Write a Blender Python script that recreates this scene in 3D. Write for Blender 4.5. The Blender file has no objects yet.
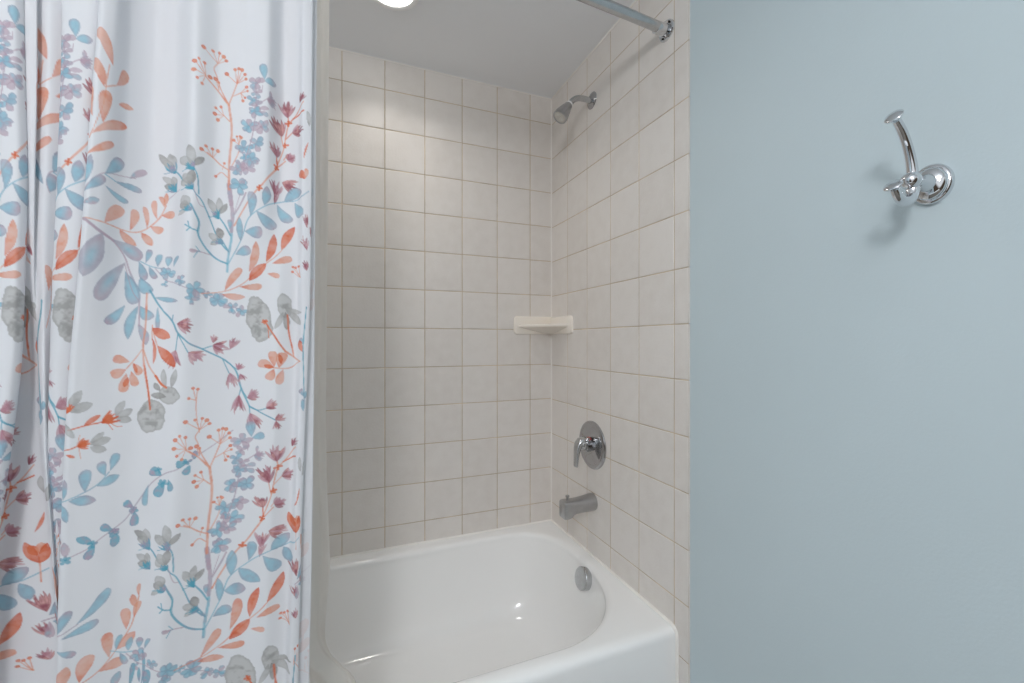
import bpy, bmesh, math, random
import numpy as np
from mathutils import Vector, Matrix
random.seed(7)
C = bpy.context.scene.collection
PI = math.pi

# ------------------------------------------------------------------ helpers
def srgb(h):
    h = h.lstrip('#'); v = [int(h[i:i+2], 16)/255 for i in (0, 2, 4)]
    return [x/12.92 if x <= .04045 else ((x+.055)/1.055)**2.4 for x in v]

def mat(name, col, rough=.5, metal=0, spec=.5, noise=None, bump=None, coat=0, emis=None):
    m = bpy.data.materials.new(name); m.use_nodes = True
    nt = m.node_tree; b = nt.nodes['Principled BSDF']
    c = srgb(col) if isinstance(col, str) else col
    b.inputs['Base Color'].default_value = (*c, 1)
    b.inputs['Roughness'].default_value = rough
    b.inputs['Metallic'].default_value = metal
    b.inputs['Specular IOR Level'].default_value = spec
    b.inputs['Coat Weight'].default_value = coat
    tc = nt.nodes.new('ShaderNodeTexCoord')
    if noise:
        sc, amt = noise
        n = nt.nodes.new('ShaderNodeTexNoise'); n.inputs['Scale'].default_value = sc; n.inputs['Detail'].default_value = 4
        nt.links.new(tc.outputs['Object'], n.inputs['Vector'])
        r = nt.nodes.new('ShaderNodeMapRange'); r.inputs['From Min'].default_value = .3; r.inputs['From Max'].default_value = .7
        r.inputs['To Min'].default_value = 1-amt; r.inputs['To Max'].default_value = 1+amt
        nt.links.new(n.outputs['Fac'], r.inputs['Value'])
        mx = nt.nodes.new('ShaderNodeVectorMath'); mx.operation = 'SCALE'
        mx.inputs[0].default_value = c
        nt.links.new(r.outputs['Result'], mx.inputs['Scale'])
        nt.links.new(mx.outputs['Vector'], b.inputs['Base Color'])
    if bump:
        sc, st = bump
        n = nt.nodes.new('ShaderNodeTexNoise'); n.inputs['Scale'].default_value = sc; n.inputs['Detail'].default_value = 3
        nt.links.new(tc.outputs['Object'], n.inputs['Vector'])
        bp = nt.nodes.new('ShaderNodeBump'); bp.inputs['Strength'].default_value = st; bp.inputs['Distance'].default_value = .002
        nt.links.new(n.outputs['Fac'], bp.inputs['Height']); nt.links.new(bp.outputs['Normal'], b.inputs['Normal'])
    if emis:
        b.inputs['Emission Color'].default_value = (*emis[0], 1); b.inputs['Emission Strength'].default_value = emis[1]
    return m

def obj(name, bm, m, parent=None, smooth=True, angle=None):
    me = bpy.data.meshes.new(name)
    bmesh.ops.recalc_face_normals(bm, faces=bm.faces)
    bm.to_mesh(me); bm.free()
    for mm in (m if isinstance(m, (list, tuple)) else [m]): me.materials.append(mm)
    if smooth:
        me.polygons.foreach_set('use_smooth', [True]*len(me.polygons))
        me.set_sharp_from_angle(angle=math.radians(angle or 38))
    o = bpy.data.objects.new(name, me); C.objects.link(o)
    if parent:
        o.parent = parent
        o.matrix_parent_inverse = Matrix.Translation(-parent.location)
    return o

def thing(name, label, cat, loc):
    o = bpy.data.objects.new(name, None); C.objects.link(o)
    o.location = loc; o.empty_display_size = .05
    o['label'] = label; o['category'] = cat
    return o

def struct(o, label, cat):
    o['kind'] = 'structure'; o['label'] = label; o['category'] = cat
    return o

def frame(d, up=(0, 0, 1)):
    d = Vector(d).normalized(); u = Vector(up)
    if abs(d.dot(u)) > .98: u = Vector((0, 1, 0))
    x = u.cross(d).normalized(); y = d.cross(x)
    return x, y, d

def lathe(bm, org, axis, prof, n=48, sx=1, sy=1):
    """prof: (distance along axis, radius); closes ends where the radius is 0"""
    x, y, d = frame(axis); o = Vector(org); rings = []
    for a, r in prof:
        if r < 1e-6: rings.append([bm.verts.new(o+d*a)])
        else: rings.append([bm.verts.new(o+d*a+x*(r*sx*math.cos(2*PI*k/n))+y*(r*sy*math.sin(2*PI*k/n))) for k in range(n)])
    for A, B in zip(rings, rings[1:]):
        for k in range(n):
            k2 = (k+1) % n
            if len(A) == 1 and len(B) == 1: continue
            if len(A) == 1: bm.faces.new((A[0], B[k], B[k2]))
            elif len(B) == 1: bm.faces.new((A[k], B[0], A[k2]))
            else: bm.faces.new((A[k], B[k], B[k2], A[k2]))
    return bm

def spline(pts, n):
    pts = [np.array(p, float) for p in pts]; P = [2*pts[0]-pts[1]]+pts+[2*pts[-1]-pts[-2]]; out = []
    for i in range(1, len(P)-2):
        for k in range(n):
            t = k/n; a, b, c, d = P[i-1:i+3]
            out.append(.5*((2*b)+(c-a)*t+(2*a-5*b+4*c-d)*t*t+(3*b-a-3*c+d)*t**3))
    out.append(pts[-1]); return out

def tube(bm, pts, rads, n=20, sub=8, cap=True):
    ctr = [np.append(np.array(p, float), r) for p, r in zip(pts, rads)]
    P = spline(ctr, sub) if sub else ctr
    rings = []; ref = None
    for i, p in enumerate(P):
        a = P[max(i-1, 0)][:3]; b = P[min(i+1, len(P)-1)][:3]
        d = Vector(b-a).normalized()
        if ref is None: ref = frame(d)[0]
        ref = (ref-d*ref.dot(d)).normalized(); y = d.cross(ref)
        rings.append([bm.verts.new(Vector(p[:3])+ref*(p[3]*math.cos(2*PI*k/n))+y*(p[3]*math.sin(2*PI*k/n))) for k in range(n)])
    for A, B in zip(rings, rings[1:]):
        for k in range(n): bm.faces.new((A[k], A[(k+1) % n], B[(k+1) % n], B[k]))
    if cap: bm.faces.new(rings[0][::-1]); bm.faces.new(rings[-1])
    return bm

def loft(bm, rings, cap0=True, cap1=True):
    R = [[bm.verts.new(p) for p in r] for r in rings]; n = len(R[0])
    for A, B in zip(R, R[1:]):
        for k in range(n): bm.faces.new((A[k], A[(k+1) % n], B[(k+1) % n], B[k]))
    if cap0: bm.faces.new(R[0][::-1])
    if cap1: bm.faces.new(R[-1])
    return R

def box(bm, a, b, bev=0):
    r = bmesh.ops.create_cube(bm, size=1); vs = r['verts']
    for v in vs: v.co = Vector([(a[i]+b[i])/2+v.co[i]*(b[i]-a[i]) for i in range(3)])
    if bev:
        es = list({e for v in vs for e in v.link_edges})
        bmesh.ops.bevel(bm, geom=es, offset=bev, segments=3, affect='EDGES', profile=.6)

# ------------------------------------------------------------------ measures (metres; the far tiled corner is x = 0, y = 0)
ZC = 2.2857            # ceiling
RIM = .38              # tub deck
T = .155               # tile pitch
ZJ = 2.1709            # a horizontal joint
FRONT = -.778          # tub apron

# ------------------------------------------------------------------ materials
M_blue = mat('blue_paint', '#C5D3D8', .45, noise=(3, .012), bump=(240, .12), spec=.35)
M_ceil = mat('ceiling_paint', '#F3F5F8', .8, noise=(4, .01), bump=(150, .1), spec=.2)
M_tub = mat('white_enamel', '#F8F8F7', .12, noise=(2, .008), spec=.55)
M_chrome = mat('chrome', (.70, .71, .73), .06, 1)
M_chrome3 = mat('dark_chrome', (.46, .46, .47), .10, 1, noise=(30, .03))  # chrome with darkened colour, standing in for dim surroundings it would reflect
M_chrome2 = mat('worn_chrome', (.55, .56, .57), .22, 1, noise=(60, .06))
M_satin = mat('satin_metal', (.47, .47, .475), .32, 1, noise=(40, .06))
M_ivory = mat('glazed_ivory', '#F3ECE2', .18, noise=(6, .01))
M_caulk = mat('white_caulk', '#F2EFEA', .5, noise=(20, .02))
M_grout = mat('tan_grout', '#C6B59C', .9, noise=(9, .26), bump=(300, .3))
M_white = mat('white_plastic', '#F5F5F5', .35, noise=(10, .01))
M_red = mat('red_mark', '#C2362E', .4, noise=(10, .02))
M_dark = mat('dark_slot', '#1A1816', .6, noise=(10, .02))
M_spray = mat('spray_face', '#C9C6BF', .35, noise=(700, .25))
M_floor = mat('floor_tile', '#6E675E', .4, noise=(5, .05))
M_lens = mat('lamp_lens', '#FFFFFF', .4, emis=((1, .97, .93), 14.0))

def tile_material():
    m = mat('cream_tile', '#EAE2DA', .38, spec=.45)
    nt = m.node_tree; b = nt.nodes['Principled BSDF']
    at = nt.nodes.new('ShaderNodeAttribute'); at.attribute_name = 'tint'
    tc = nt.nodes.new('ShaderNodeTexCoord')
    n1 = nt.nodes.new('ShaderNodeTexNoise'); n1.inputs['Scale'].default_value = 260; n1.inputs['Detail'].default_value = 2
    n2 = nt.nodes.new('ShaderNodeTexNoise'); n2.inputs['Scale'].default_value = 22; n2.inputs['Detail'].default_value = 5
    for n in (n1, n2): nt.links.new(tc.outputs['Object'], n.inputs['Vector'])
    add = nt.nodes.new('ShaderNodeMath'); add.operation = 'MULTIPLY_ADD'; add.inputs[1].default_value = .35
    nt.links.new(n1.outputs['Fac'], add.inputs[0]); nt.links.new(n2.outputs['Fac'], add.inputs[2])
    add2 = nt.nodes.new('ShaderNodeMath'); add2.operation = 'MULTIPLY_ADD'; add2.inputs[1].default_value = .35
    nt.links.new(at.outputs['Fac'], add2.inputs[0]); nt.links.new(add.outputs['Value'], add2.inputs[2])
    r = nt.nodes.new('ShaderNodeValToRGB')
    r.color_ramp.elements[0].position = .45; r.color_ramp.elements[0].color = (*srgb('#DCD6D0'), 1)
    r.color_ramp.elements[1].position = 1.15 if False else 1.0; r.color_ramp.elements[1].color = (*srgb('#E4DFDA'), 1)
    nt.links.new(add2.outputs['Value'], r.inputs['Fac']); nt.links.new(r.outputs['Color'], b.inputs['Base Color'])
    n3 = nt.nodes.new('ShaderNodeTexNoise'); n3.inputs['Scale'].default_value = 130; n3.inputs['Detail'].default_value = 4
    nt.links.new(tc.outputs['Object'], n3.inputs['Vector'])
    bp = nt.nodes.new('ShaderNodeBump'); bp.inputs['Strength'].default_value = .25; bp.inputs['Distance'].default_value = .002
    nt.links.new(n3.outputs['Fac'], bp.inputs['Height']); nt.links.new(bp.outputs['Normal'], b.inputs['Normal'])
    return m
M_tile = tile_material()

# ------------------------------------------------------------------ setting: tiled walls
def tiled(name, label, us, vs, to3, bullnose=False):
    """us, vs: joint positions; to3(u, v, d): a point, d metres proud of the tile face"""
    bm = bmesh.new(); lay = bm.faces.layers.float.new('tint'); g = .0012
    for i in range(len(us)-1):
        for j in range(len(vs)-1):
            u0, u1, v0, v1 = us[i]+g, us[i+1]-g, vs[j]+g, vs[j+1]-g
            if u1-u0 < .004 or v1-v0 < .004: continue
            t = random.random(); last = bullnose and i == len(us)-2
            tu, tv = random.gauss(0, .0012), random.gauss(0, .0012)
            rings = []
            prof = [(0, -.006), (0, -.0016), (.0007, -.0007), (.002, -.0001), (.004, 0)]
            for ins, d in prof:
                a0 = u0+ins; a1 = u1-ins*(1 if not last else 2.2)
                b0, b1 = v0+ins, v1-ins
                dd = d-(.008 if last and d < -.005 else 0)
                rings.append([bm.verts.new(to3(u, v, (d if (last is False or u < a1-1e-6) else dd)+tu*(u-(u0+u1)/2)+tv*(v-(v0+v1)/2)))
                              for u, v in ((a0, b0), (a1, b0), (a1, b1), (a0, b1))])
            for A, B in zip(rings, rings[1:]):
                for k in range(4):
                    f = bm.faces.new((A[k], A[(k+1) % 4], B[(k+1) % 4], B[k])); f[lay] = t
            f = bm.faces.new(rings[-1]); f[lay] = t
    vq = [bm.verts.new(to3(u, v, -.0013)) for u, v in ((us[0], vs[0]), (us[-1]-.001, vs[0]), (us[-1]-.001, vs[-1]), (us[0], vs[-1]))]
    f = bm.faces.new(vq); f.material_index = 1
    return struct(obj(name, bm, [M_tile, M_grout], angle=30), label, 'wall')

zrows = lambda off, z0: [z0]+sorted(z for z in (ZJ+off-k*T for k in range(0, 15)) if z > z0+.004)+[ZC]
ub = [0]+[.1058+k*T for k in range(10)]
tiled('wall_back', 'long wall of square cream tiles behind the bathtub', ub+[1.53], zrows(0, RIM-.02), lambda u, v, d: (-u, -d, v))
ue = [0]+[.1443+k*T for k in range(5)]+[.82]
tiled('wall_end', 'narrow cream tiled wall carrying the shower fittings', ue, zrows(-.0035, 0), lambda u, v, d: (-d, -u, v), True)
tiled('wall_left', 'far tiled end wall of the shower alcove hidden by the curtain', ue, zrows(-.0035, 0), lambda u, v, d: (-1.53+d, -u, v), True)

bm = bmesh.new(); box(bm, (.0065, -3.2, 0), (.12, .02, ZC))
struct(obj('wall_right', bm, M_blue, smooth=False), 'plain pale blue painted wall beside the tiled alcove', 'wall')
bm = bmesh.new(); box(bm, (-1.65, -3.2, ZC), (.12, .06, ZC+.08))
struct(obj('ceiling', bm, M_ceil, smooth=False), 'pale grey painted ceiling over the bathtub', 'ceiling')
bm = bmesh.new(); box(bm, (-1.65, -3.2, -.06), (.12, .06, 0))
struct(obj('floor', bm, M_floor, smooth=False), 'bathroom floor below the picture', 'floor')

bm = bmesh.new(); box(bm, (-2.1, -.80, 0), (-1.535, -.70, ZC)); box(bm, (-2.1, -1.75, 0), (-2.0, -.70, ZC))
struct(obj('wall_side', bm, M_blue, smooth=False), 'pale blue wall beyond the curtained end of the alcove, out of the picture', 'wall')
bm = bmesh.new(); box(bm, (-2.1, -3.2, ZC), (-1.65, -.70, ZC+.08)); box(bm, (-2.1, -3.2, -.06), (-1.65, -.70, 0))
struct(obj('trim_6', bm, M_ceil, smooth=False), 'floor and ceiling edge beyond the curtain, out of the picture', 'trim')

def bead(name, label, pts, r=.0035):
    bm = bmesh.new(); tube(bm, pts, [r]*len(pts), n=8, sub=0)
    return struct(obj(name, bm, M_caulk), label, 'caulk')
bead('trim_1', 'white caulk line down the corner between the two tiled walls', [(-.0008, -.0008, RIM), (-.0008, -.0008, ZC)], .0032)
bead('trim_2', 'white caulk line along the ceiling above the long tiled wall', [(-1.53, -.0005, ZC-.0005), (0, -.0005, ZC-.0005)], .003)
bead('trim_3', 'white caulk line along the ceiling above the narrow tiled wall', [(-.0005, 0, ZC-.0005), (-.0005, -.82, ZC-.0005)], .003)
bead('trim_4', 'white caulk line where the tub meets the long tiled wall', [(-1.53, -.002, RIM+.001), (0, -.002, RIM+.001)], .005)
bead('trim_5', 'white caulk line where the tub meets the narrow tiled wall', [(-.002, 0, RIM+.001), (-.002, -.755, RIM+.001), (-.002, -.768, RIM-.003), (-.002, -.776, RIM-.012), (-.002, -.779, RIM-.028), (-.002, -.779, .01)], .0055)

# ------------------------------------------------------------------ bathtub
tub = thing('bathtub', 'white enamelled bathtub built into the tiled alcove', 'bathtub', (-.76, -.39, 0))
def build_tub():
    x0, x1, y0, y1 = -1.527, -.0006, FRONT, -.0006
    cx, cy = -.76, -.386
    angs = sorted(set([2*PI*k/288 for k in range(288)]+[math.atan2(y-cy, x-cx) % (2*PI) for x in (x0+.0, x1) for y in (y0, y1)]))
    def opening(a):           # distance from the centre to the lip of the basin
        c, s = math.cos(a), math.sin(a)
        lo, hi = 0, 1.2
        def inside(r):
            x, y = r*c, r*s
            if x > 0: X = 1.0 if False else x/.714
            else: X = -x/.70
            ax = max(0, (abs(x)-(.714-.30 if x > 0 else .70-.30))/.30)
            if y > 0: yy = y/.329; n = 3.4
            else:
                front = .337-.03*min(max((-x-.0)/.6, 0), 1)*(1 if x < 0 else 0)
                yy = -y/front; n = 2.05
            return ax**n+yy**(max(n, 2)) < 1
        for _ in range(40):
            m = (lo+hi)/2
            if inside(m): lo = m
            else: hi = m
        return lo
    def floorc(a):
        c, s = math.cos(a), math.sin(a); lo, hi = 0, 1.2
        for _ in range(40):
            m = (lo+hi)/2; x, y = m*c, m*s
            ax = max(0, (abs(x)-(.36 if x > 0 else .22))/.21)
            if ax**2.4+abs(y/.225)**2.6 < 1: lo = m
            else: hi = m
        return lo
    def rect(a, ins):
        c, s = math.cos(a), math.sin(a); t = 9
        if c > 1e-9: t = min(t, (x1-cx)/c)
        if c < -1e-9: t = min(t, (x0-cx)/c)
        if s > 1e-9: t = min(t, (y1-cy)/s)
        if s < -1e-9: t = min(t, (y0+ins-cy)/s)
        return t
    op = [opening(a) for a in angs]; fl = [floorc(a) for a in angs]
    def ring(fr, z): return [(cx+fr(i)*math.cos(a), cy+fr(i)*math.sin(a), z) for i, a in enumerate(angs)]
    R = []
    for f, z in ((0.0, .0), (.35, .060), (.8, .062)):
        if f: R.append(ring(lambda i: fl[i]*f, z))
    for f, z in ((0, .066), (.16, .072), (.32, .083), (.47, .102), (.60, .130), (.70, .165), (.78, .21), (.85, .26), (.91, .31), (.955, .342), (.975, .356)):
        R.append(ring(lambda i: fl[i]+(op[i]-fl[i])*f, z))
    for d, z in ((-.006, .3655), (-.002, .3720), (.004, .3762), (.011, .3788), (.019, .3800)):
        R.append(ring(lambda i: op[i]+d*min(1, max(.35, (rect(angs[i], 0)-op[i])/.05)), z))
    def edge(i, ins):          # the outer rectangle, its front side drawn in by ins
        r = rect(angs[i], 0); x, y = cx+r*math.cos(angs[i]), cy+r*math.sin(angs[i])
        return x, (cy+(y-cy)*(cy-y0-ins)/(cy-y0) if y < cy else y)
    for k in (.35, .75):
        row = []
        for i, a in enumerate(angs):
            ex, ey = edge(i, .024); r = op[i]+.019*min(1, max(.35, (rect(a, 0)-op[i])/.05))
            row.append(((cx+r*math.cos(a))*(1-k)+ex*k, (cy+r*math.sin(a))*(1-k)+ey*k, RIM+.0006*k))
        R.append(row)
    for ins, z in ((.022, RIM), (.012, RIM-.0026), (.0055, RIM-.0075), (.0015, RIM-.0145), (0, RIM-.024), (0, .20), (0, .012)):
        R.append([(*edge(i, ins), z) for i in range(len(angs))])
    bm = bmesh.new()
    V = loft(bm, [[Vector(p) for p in r] for r in R], False, False)
    ctr = bm.verts.new((cx, cy, .058)); n = len(angs)
    for k in range(n): bm.faces.new((ctr, V[0][k], V[0][(k+1) % n]))
    return obj('tub_body', bm, M_tub, tub, angle=60)
build_tub()
ov = Vector((-.064, -.386, .330)); oax = Vector((-.97, 0, .24)).normalized()
bm = bmesh.new(); lathe(bm, ov, oax, [(-.014, .038), (.010, .039), (.014, .039), (.017, .037), (.0185, .031), (.019, 0)], n=56)
opl = obj('overflow_plate', bm, M_chrome2, tub)
opl['label'] = 'round satin chrome overflow plate'
bm = bmesh.new(); q = ov+oax*.010+Vector((oax.z, 0, -oax.x))*.0355
box(bm, q-Vector((.004, .0035, .002)), q+Vector((.003, .0035, .0035)), .0006); obj('slot', bm, M_dark, opl)

# ------------------------------------------------------------------ shower head on its arm
sh = thing('showerhead', 'small chrome shower head on a bent arm high on the tiles', 'shower head', (0, -.337, 2.10))
bm = bmesh.new(); lathe(bm, (.0, -.337, 2.101), (-1, 0, 0), [(-.002, .0305), (.0015, .0305), (.0035, .029), (.0065, .021), (.0085, .0135), (.009, .011)], n=48)
obj('wall_flange', bm, M_chrome3, sh)
bm = bmesh.new(); tube(bm, [(.004, -.337, 2.099), (-.03, -.337, 2.100), (-.058, -.337, 2.098), (-.080, -.337, 2.087), (-.098, -.337, 2.067)], [.0105]*5, n=24)
obj('shower_arm', bm, M_chrome2, sh)
hd = Vector((-.044, 0, -.062)).normalized(); h0 = Vector((-.0965, -.337, 2.0695))
bm = bmesh.new(); lathe(bm, h0, hd, [(0, .0), (0, .0125), (.0085, .0125), (.0085, 0)], n=32)
o = obj('washer', bm, M_white, sh); o['label'] = 'white plastic washer'
bm = bmesh.new(); lathe(bm, h0, hd, [(.007, 0), (.007, .0135), (.012, .0155), (.020, .0165), (.030, .0195), (.068, .0275), (.0735, .0275), (.0745, .0262), (.0735, .0235), (.072, .0225)], n=40)
hb = obj('head_body', bm, M_satin, sh)
bm = bmesh.new()
for k in range(10):
    a = 2*PI*k/10; x, y, d = frame(hd)
    p0 = h0+hd*.026+(x*math.cos(a)+y*math.sin(a))*.0178; p1 = h0+hd*.066+(x*math.cos(a)+y*math.sin(a))*.0265
    tube(bm, [p0, p1], [.0016, .0022], n=8, sub=0)
obj('grip_ribs', bm, M_satin, hb)
bm = bmesh.new(); lathe(bm, h0, hd, [(.070, 0), (.070, .0232), (.0715, .0232), (.0735, .018), (.0738, .008), (.0725, .006), (.0725, 0)], n=40)
o = obj('spray_face', bm, M_spray, sh); o['label'] = 'pale spray face'

# ------------------------------------------------------------------ mixer valve
vc = Vector((0, -.340, .798))
va = thing('shower_valve', 'round chrome mixer valve with a drooping lever above the spout', 'valve', vc)
bm = bmesh.new(); lathe(bm, vc, (-1, 0, 0), [(-.002, .090), (.002, .0905), (.006, .0885), (.0085, .083), (.0095, .078), (.0088, .074), (.0095, .068), (.013, .045), (.0155, .028), (.0155, 0)], n=72)
obj('escutcheon', bm, M_chrome3, va)
bm = bmesh.new(); lathe(bm, vc, (-1, 0, 0), [(.012, .024), (.034, .0235), (.036, .021), (.036, 0)], n=40)
obj('valve_stem', bm, M_chrome3, va)
bm = bmesh.new(); pts = [(-.0150, vc.y+.027*math.cos(a), vc.z+.030*math.sin(a)) for a in [PI*.30+PI*.40*k/12 for k in range(13)]]
tube(bm, pts, [.0013]*13, n=8, sub=0); o = obj('temperature_mark', bm, M_red, va); o['label'] = 'thin red temperature arc'
bm = bmesh.new(); rings = []
for (x, z, w, h) in ((-.030, .817, .019, .012), (-.040, .8185, .021, .0135), (-.051, .815, .0205, .0145), (-.060, .805, .019, .014), (-.066, .790, .0165, .0115), (-.069, .772, .0145, .0085), (-.071, .754, .0135, .0065), (-.072, .738, .013, .0055), (-.0725, .727, .0125, .005), (-.073, .7225, .010, .0035)):
    rings.append((x, z, w, h))
RR = []
for i, (x, z, w, h) in enumerate(rings):
    a = rings[max(i-1, 0)]; b = rings[min(i+1, len(rings)-1)]
    d = Vector((b[0]-a[0], 0, b[1]-a[1])).normalized(); nrm = Vector((d.z, 0, -d.x))
    RR.append([Vector((x, vc.y, z))+Vector((0, 1, 0))*(w*math.copysign(abs(math.cos(t))**.75, math.cos(t)))+nrm*(h*math.copysign(abs(math.sin(t))**.75, math.sin(t))) for t in [2*PI*k/28 for k in range(28)]])
loft(bm, RR)
lathe(bm, (0, vc.y, .806), (-1, 0, 0), [(.034, 0), (.034, .0225), (.044, .0235), (.052, .021), (.058, .013), (.060, 0)], n=36)
obj('lever_handle', bm, M_chrome2, va, angle=50)

# ------------------------------------------------------------------ tub spout
sc_ = Vector((0, -.343, .586))
sp = thing('tub_spout', 'brushed metal tub spout sticking out of the tiles below the valve', 'spout', sc_)
bm = bmesh.new(); RR = []
for x, zc, hw, hh, ex in ((.002, .585, .0315, .0315, 1.0), (-.004, .585, .0315, .0315, 1.0), (-.018, .5845, .031, .031, .95), (-.045, .582, .0285, .028, .8), (-.080, .580, .0262, .026, .6), (-.094, .578, .0255, .0275, .45), (-.100, .5745, .0252, .0305, .36), (-.112, .5735, .0248, .0318, .3), (-.126, .573, .0242, .0318, .28), (-.1305, .573, .0232, .0308, .28), (-.132, .573, .0215, .029, .28)):
    RR.append([Vector((x, sc_.y+hw*math.copysign(abs(math.cos(t))**ex, math.cos(t)), zc+hh*math.copysign(abs(math.sin(t))**ex, math.sin(t)))) for t in [2*PI*k/48 for k in range(48)]])
loft(bm, RR); obj('spout_body', bm, M_satin, sp, angle=42)
bm = bmesh.new(); lathe(bm, (-.110, sc_.y, .604), (0, 0, 1), [(0, 0), (0, .0035), (.012, .0035), (.0125, .0065), (.0145, .0075), (.018, .0075), (.0195, .006), (.0195, 0)], n=24)
obj('diverter_knob', bm, M_satin, sp)

# ------------------------------------------------------------------ corner soap shelf
ss = thing('soap_shelf', 'small cream ceramic corner shelf on the tiles', 'shelf', (0, 0, 1.255))
def rplate(bm, to3, u0, u1, v0, v1, th, rad):
    pts = []
    for (cu, cv, a0) in ((u1-rad, v1-rad, 0), (u0+.003, v1-.003, PI/2), (u0+.003, v0+.003, PI), (u1-rad, v0+rad, 1.5*PI)):
        r = rad if cu > .1 else .003
        for k in range(7): a = a0+PI/2*k/6; pts.append((cu+r*math.cos(a), cv+r*math.sin(a)))
    mu, mv = (u0+u1)/2, (v0+v1)/2
    R = []
    for d, s in ((-.001, 0), (th*.55, 0), (th*.85, .0012), (th, .0035)):
        R.append([Vector(to3(u-math.copysign(s, u-mu), v-math.copysign(s, v-mv), d)) for u, v in pts])
    loft(bm, R)
for nm, f, u1, vt in (('back_plate', lambda u, v, d: (-u, -d, v), .185, 1.300), ('side_plate', lambda u, v, d: (-d, -u, v), .193, 1.2965)):
    bm = bmesh.new(); rplate(bm, f, .0, u1, 1.2205, vt, .010, .014); obj(nm, bm, M_ivory, ss, angle=50)
bm = bmesh.new()
def tri(r, z, k=1.0, sag=0):     # rounded triangle in the corner: two legs along the walls and a nearly straight front
    a, b = .168*r, .176*r; P = [(-.004, -.004)]
    P += [(-.004, -b*.97), (-.008, -b)]
    for i in range(1, 16):
        t = i/16; bow = .010*math.sin(PI*t)*r
        P.append((-.008-(a-.008)*t-bow*.7, -b+(b-.008)*t-bow*.7))
    P += [(-a, -.008), (-a*.97, -.004)]
    return [Vector((x, y, z)) for x, y in P]
loft(bm, [tri(.08, 1.2195), tri(.30, 1.2255), tri(.62, 1.2375), tri(.94, 1.2495), tri(.985, 1.2515), tri(1.0, 1.2545), tri(1.0, 1.2595), tri(.99, 1.2625), tri(.97, 1.2632), tri(.945, 1.261), tri(.88, 1.259), tri(.3, 1.258)])
obj('dish', bm, M_ivory, ss, angle=50)

# ------------------------------------------------------------------ robe hook
hc = Vector((.0065, -1.3310, 1.4405))
hk = thing('robe_hook', 'chrome double robe hook on an oval stepped plate on the blue wall', 'hook', hc)
bm = bmesh.new(); lathe(bm, hc, (-1, 0, 0), [(-.002, .0325), (.004, .033), (.0065, .0325), (.0085, .0305), (.0095, .0285), (.0098, .0265), (.0112, .0262), (.0135, .0245), (.016, .0205), (.0178, .0165), (.0185, .0145), (.0205, .0140), (.0235, .0125), (.028, .0095), (.036, .0078), (.052, .0078), (.053, 0)], n=64, sx=.82, sy=.97)
obj('wall_plate', bm, M_chrome, hk)
y = -1.3335
bm = bmesh.new(); lathe(bm, (-.046, y, 1.4365), (-1, 0, 0), [(0, 0)]+[(.0135-.0135*math.cos(a), .0135*math.sin(a)) for a in [PI*k/16 for k in range(1, 16)]]+[(.027, 0)], n=36)
obj('ball', bm, M_chrome, hk)
def arm(name, pts, rads, tip, ax):
    bm = bmesh.new(); tube(bm, pts, rads, n=24, sub=10)
    ob = obj(name, bm, M_chrome, hk)
    bm = bmesh.new(); lathe(bm, tip, ax, [(-.006, .005), (-.002, .0068), (.001, .0100), (.0025, .0118), (.0040, .0120), (.0052, .0108), (.0062, .006), (.0064, 0)], n=36)
    obj('tip', bm, M_chrome, ob)
arm('upper_arm', [(-.055, y, 1.438), (-.0555, y, 1.452), (-.060, y, 1.470), (-.069, y, 1.490), (-.082, y, 1.509), (-.097, y, 1.523)], [.0078, .0074, .0066, .0062, .0060, .0055], (-.1005, y, 1.5255), (-.83, 0, .55))
arm('lower_arm', [(-.056, y, 1.434), (-.055, y, 1.422), (-.0595, y, 1.411), (-.070, y, 1.4045), (-.083, y, 1.4040), (-.094, y, 1.410), (-.101, y, 1.4185)], [.0085, .0088, .0086, .0080, .0072, .0064, .0058], (-.1030, y, 1.4210), (-.75, 0, .66))

# ------------------------------------------------------------------ shower rod
RY, RZ = -.737, 2.0915
rod = thing('shower_rod', 'chrome curtain rod crossing the alcove under the ceiling', 'rod', (0, RY, RZ))
BOW = .030             # the rod bows out over the bathroom floor
bm = bmesh.new(); rp = [(-1.53*k/40, RY-BOW*4*(k/40)*(1-k/40), RZ) for k in range(41)]
rp[0] = (-.03, rp[0][1]-.002, RZ); rp[40] = (-1.50, rp[40][1]-.002, RZ)
tube(bm, rp, [.0138]*41, n=28, sub=0); obj('tube', bm, M_chrome2, rod)
for s, x0 in ((-1, 0), (1, -1.53)):
    bm = bmesh.new(); lathe(bm, (x0, RY, RZ), (s, 0, 0), [(-.001, .029), (.003, .029), (.0055, .0275), (.006, .024), (.0035, .021), (.0035, .0165), (.010, .0155), (.010, 0)], n=44)
    fl = obj('flange', bm, M_chrome, rod)
    bm = bmesh.new(); lathe(bm, (x0, RY, RZ), (s, 0, 0), [(.008, 0), (.008, .0165), (.038, .0165), (.041, .0155), (.041, 0)], n=36)
    obj('collar', bm, M_chrome, rod)
    for a in (.6, 2.2, 3.9, 5.4):
        bm = bmesh.new(); p = Vector((x0+s*.0035, RY+.0215*math.cos(a), RZ+.0215*math.sin(a)))
        lathe(bm, p, (s, 0, 0), [(-.001, 0), (-.001, .0036), (.0022, .0034), (.003, .002), (.003, 0)], n=16); obj('screw', bm, M_dark, fl)

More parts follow.
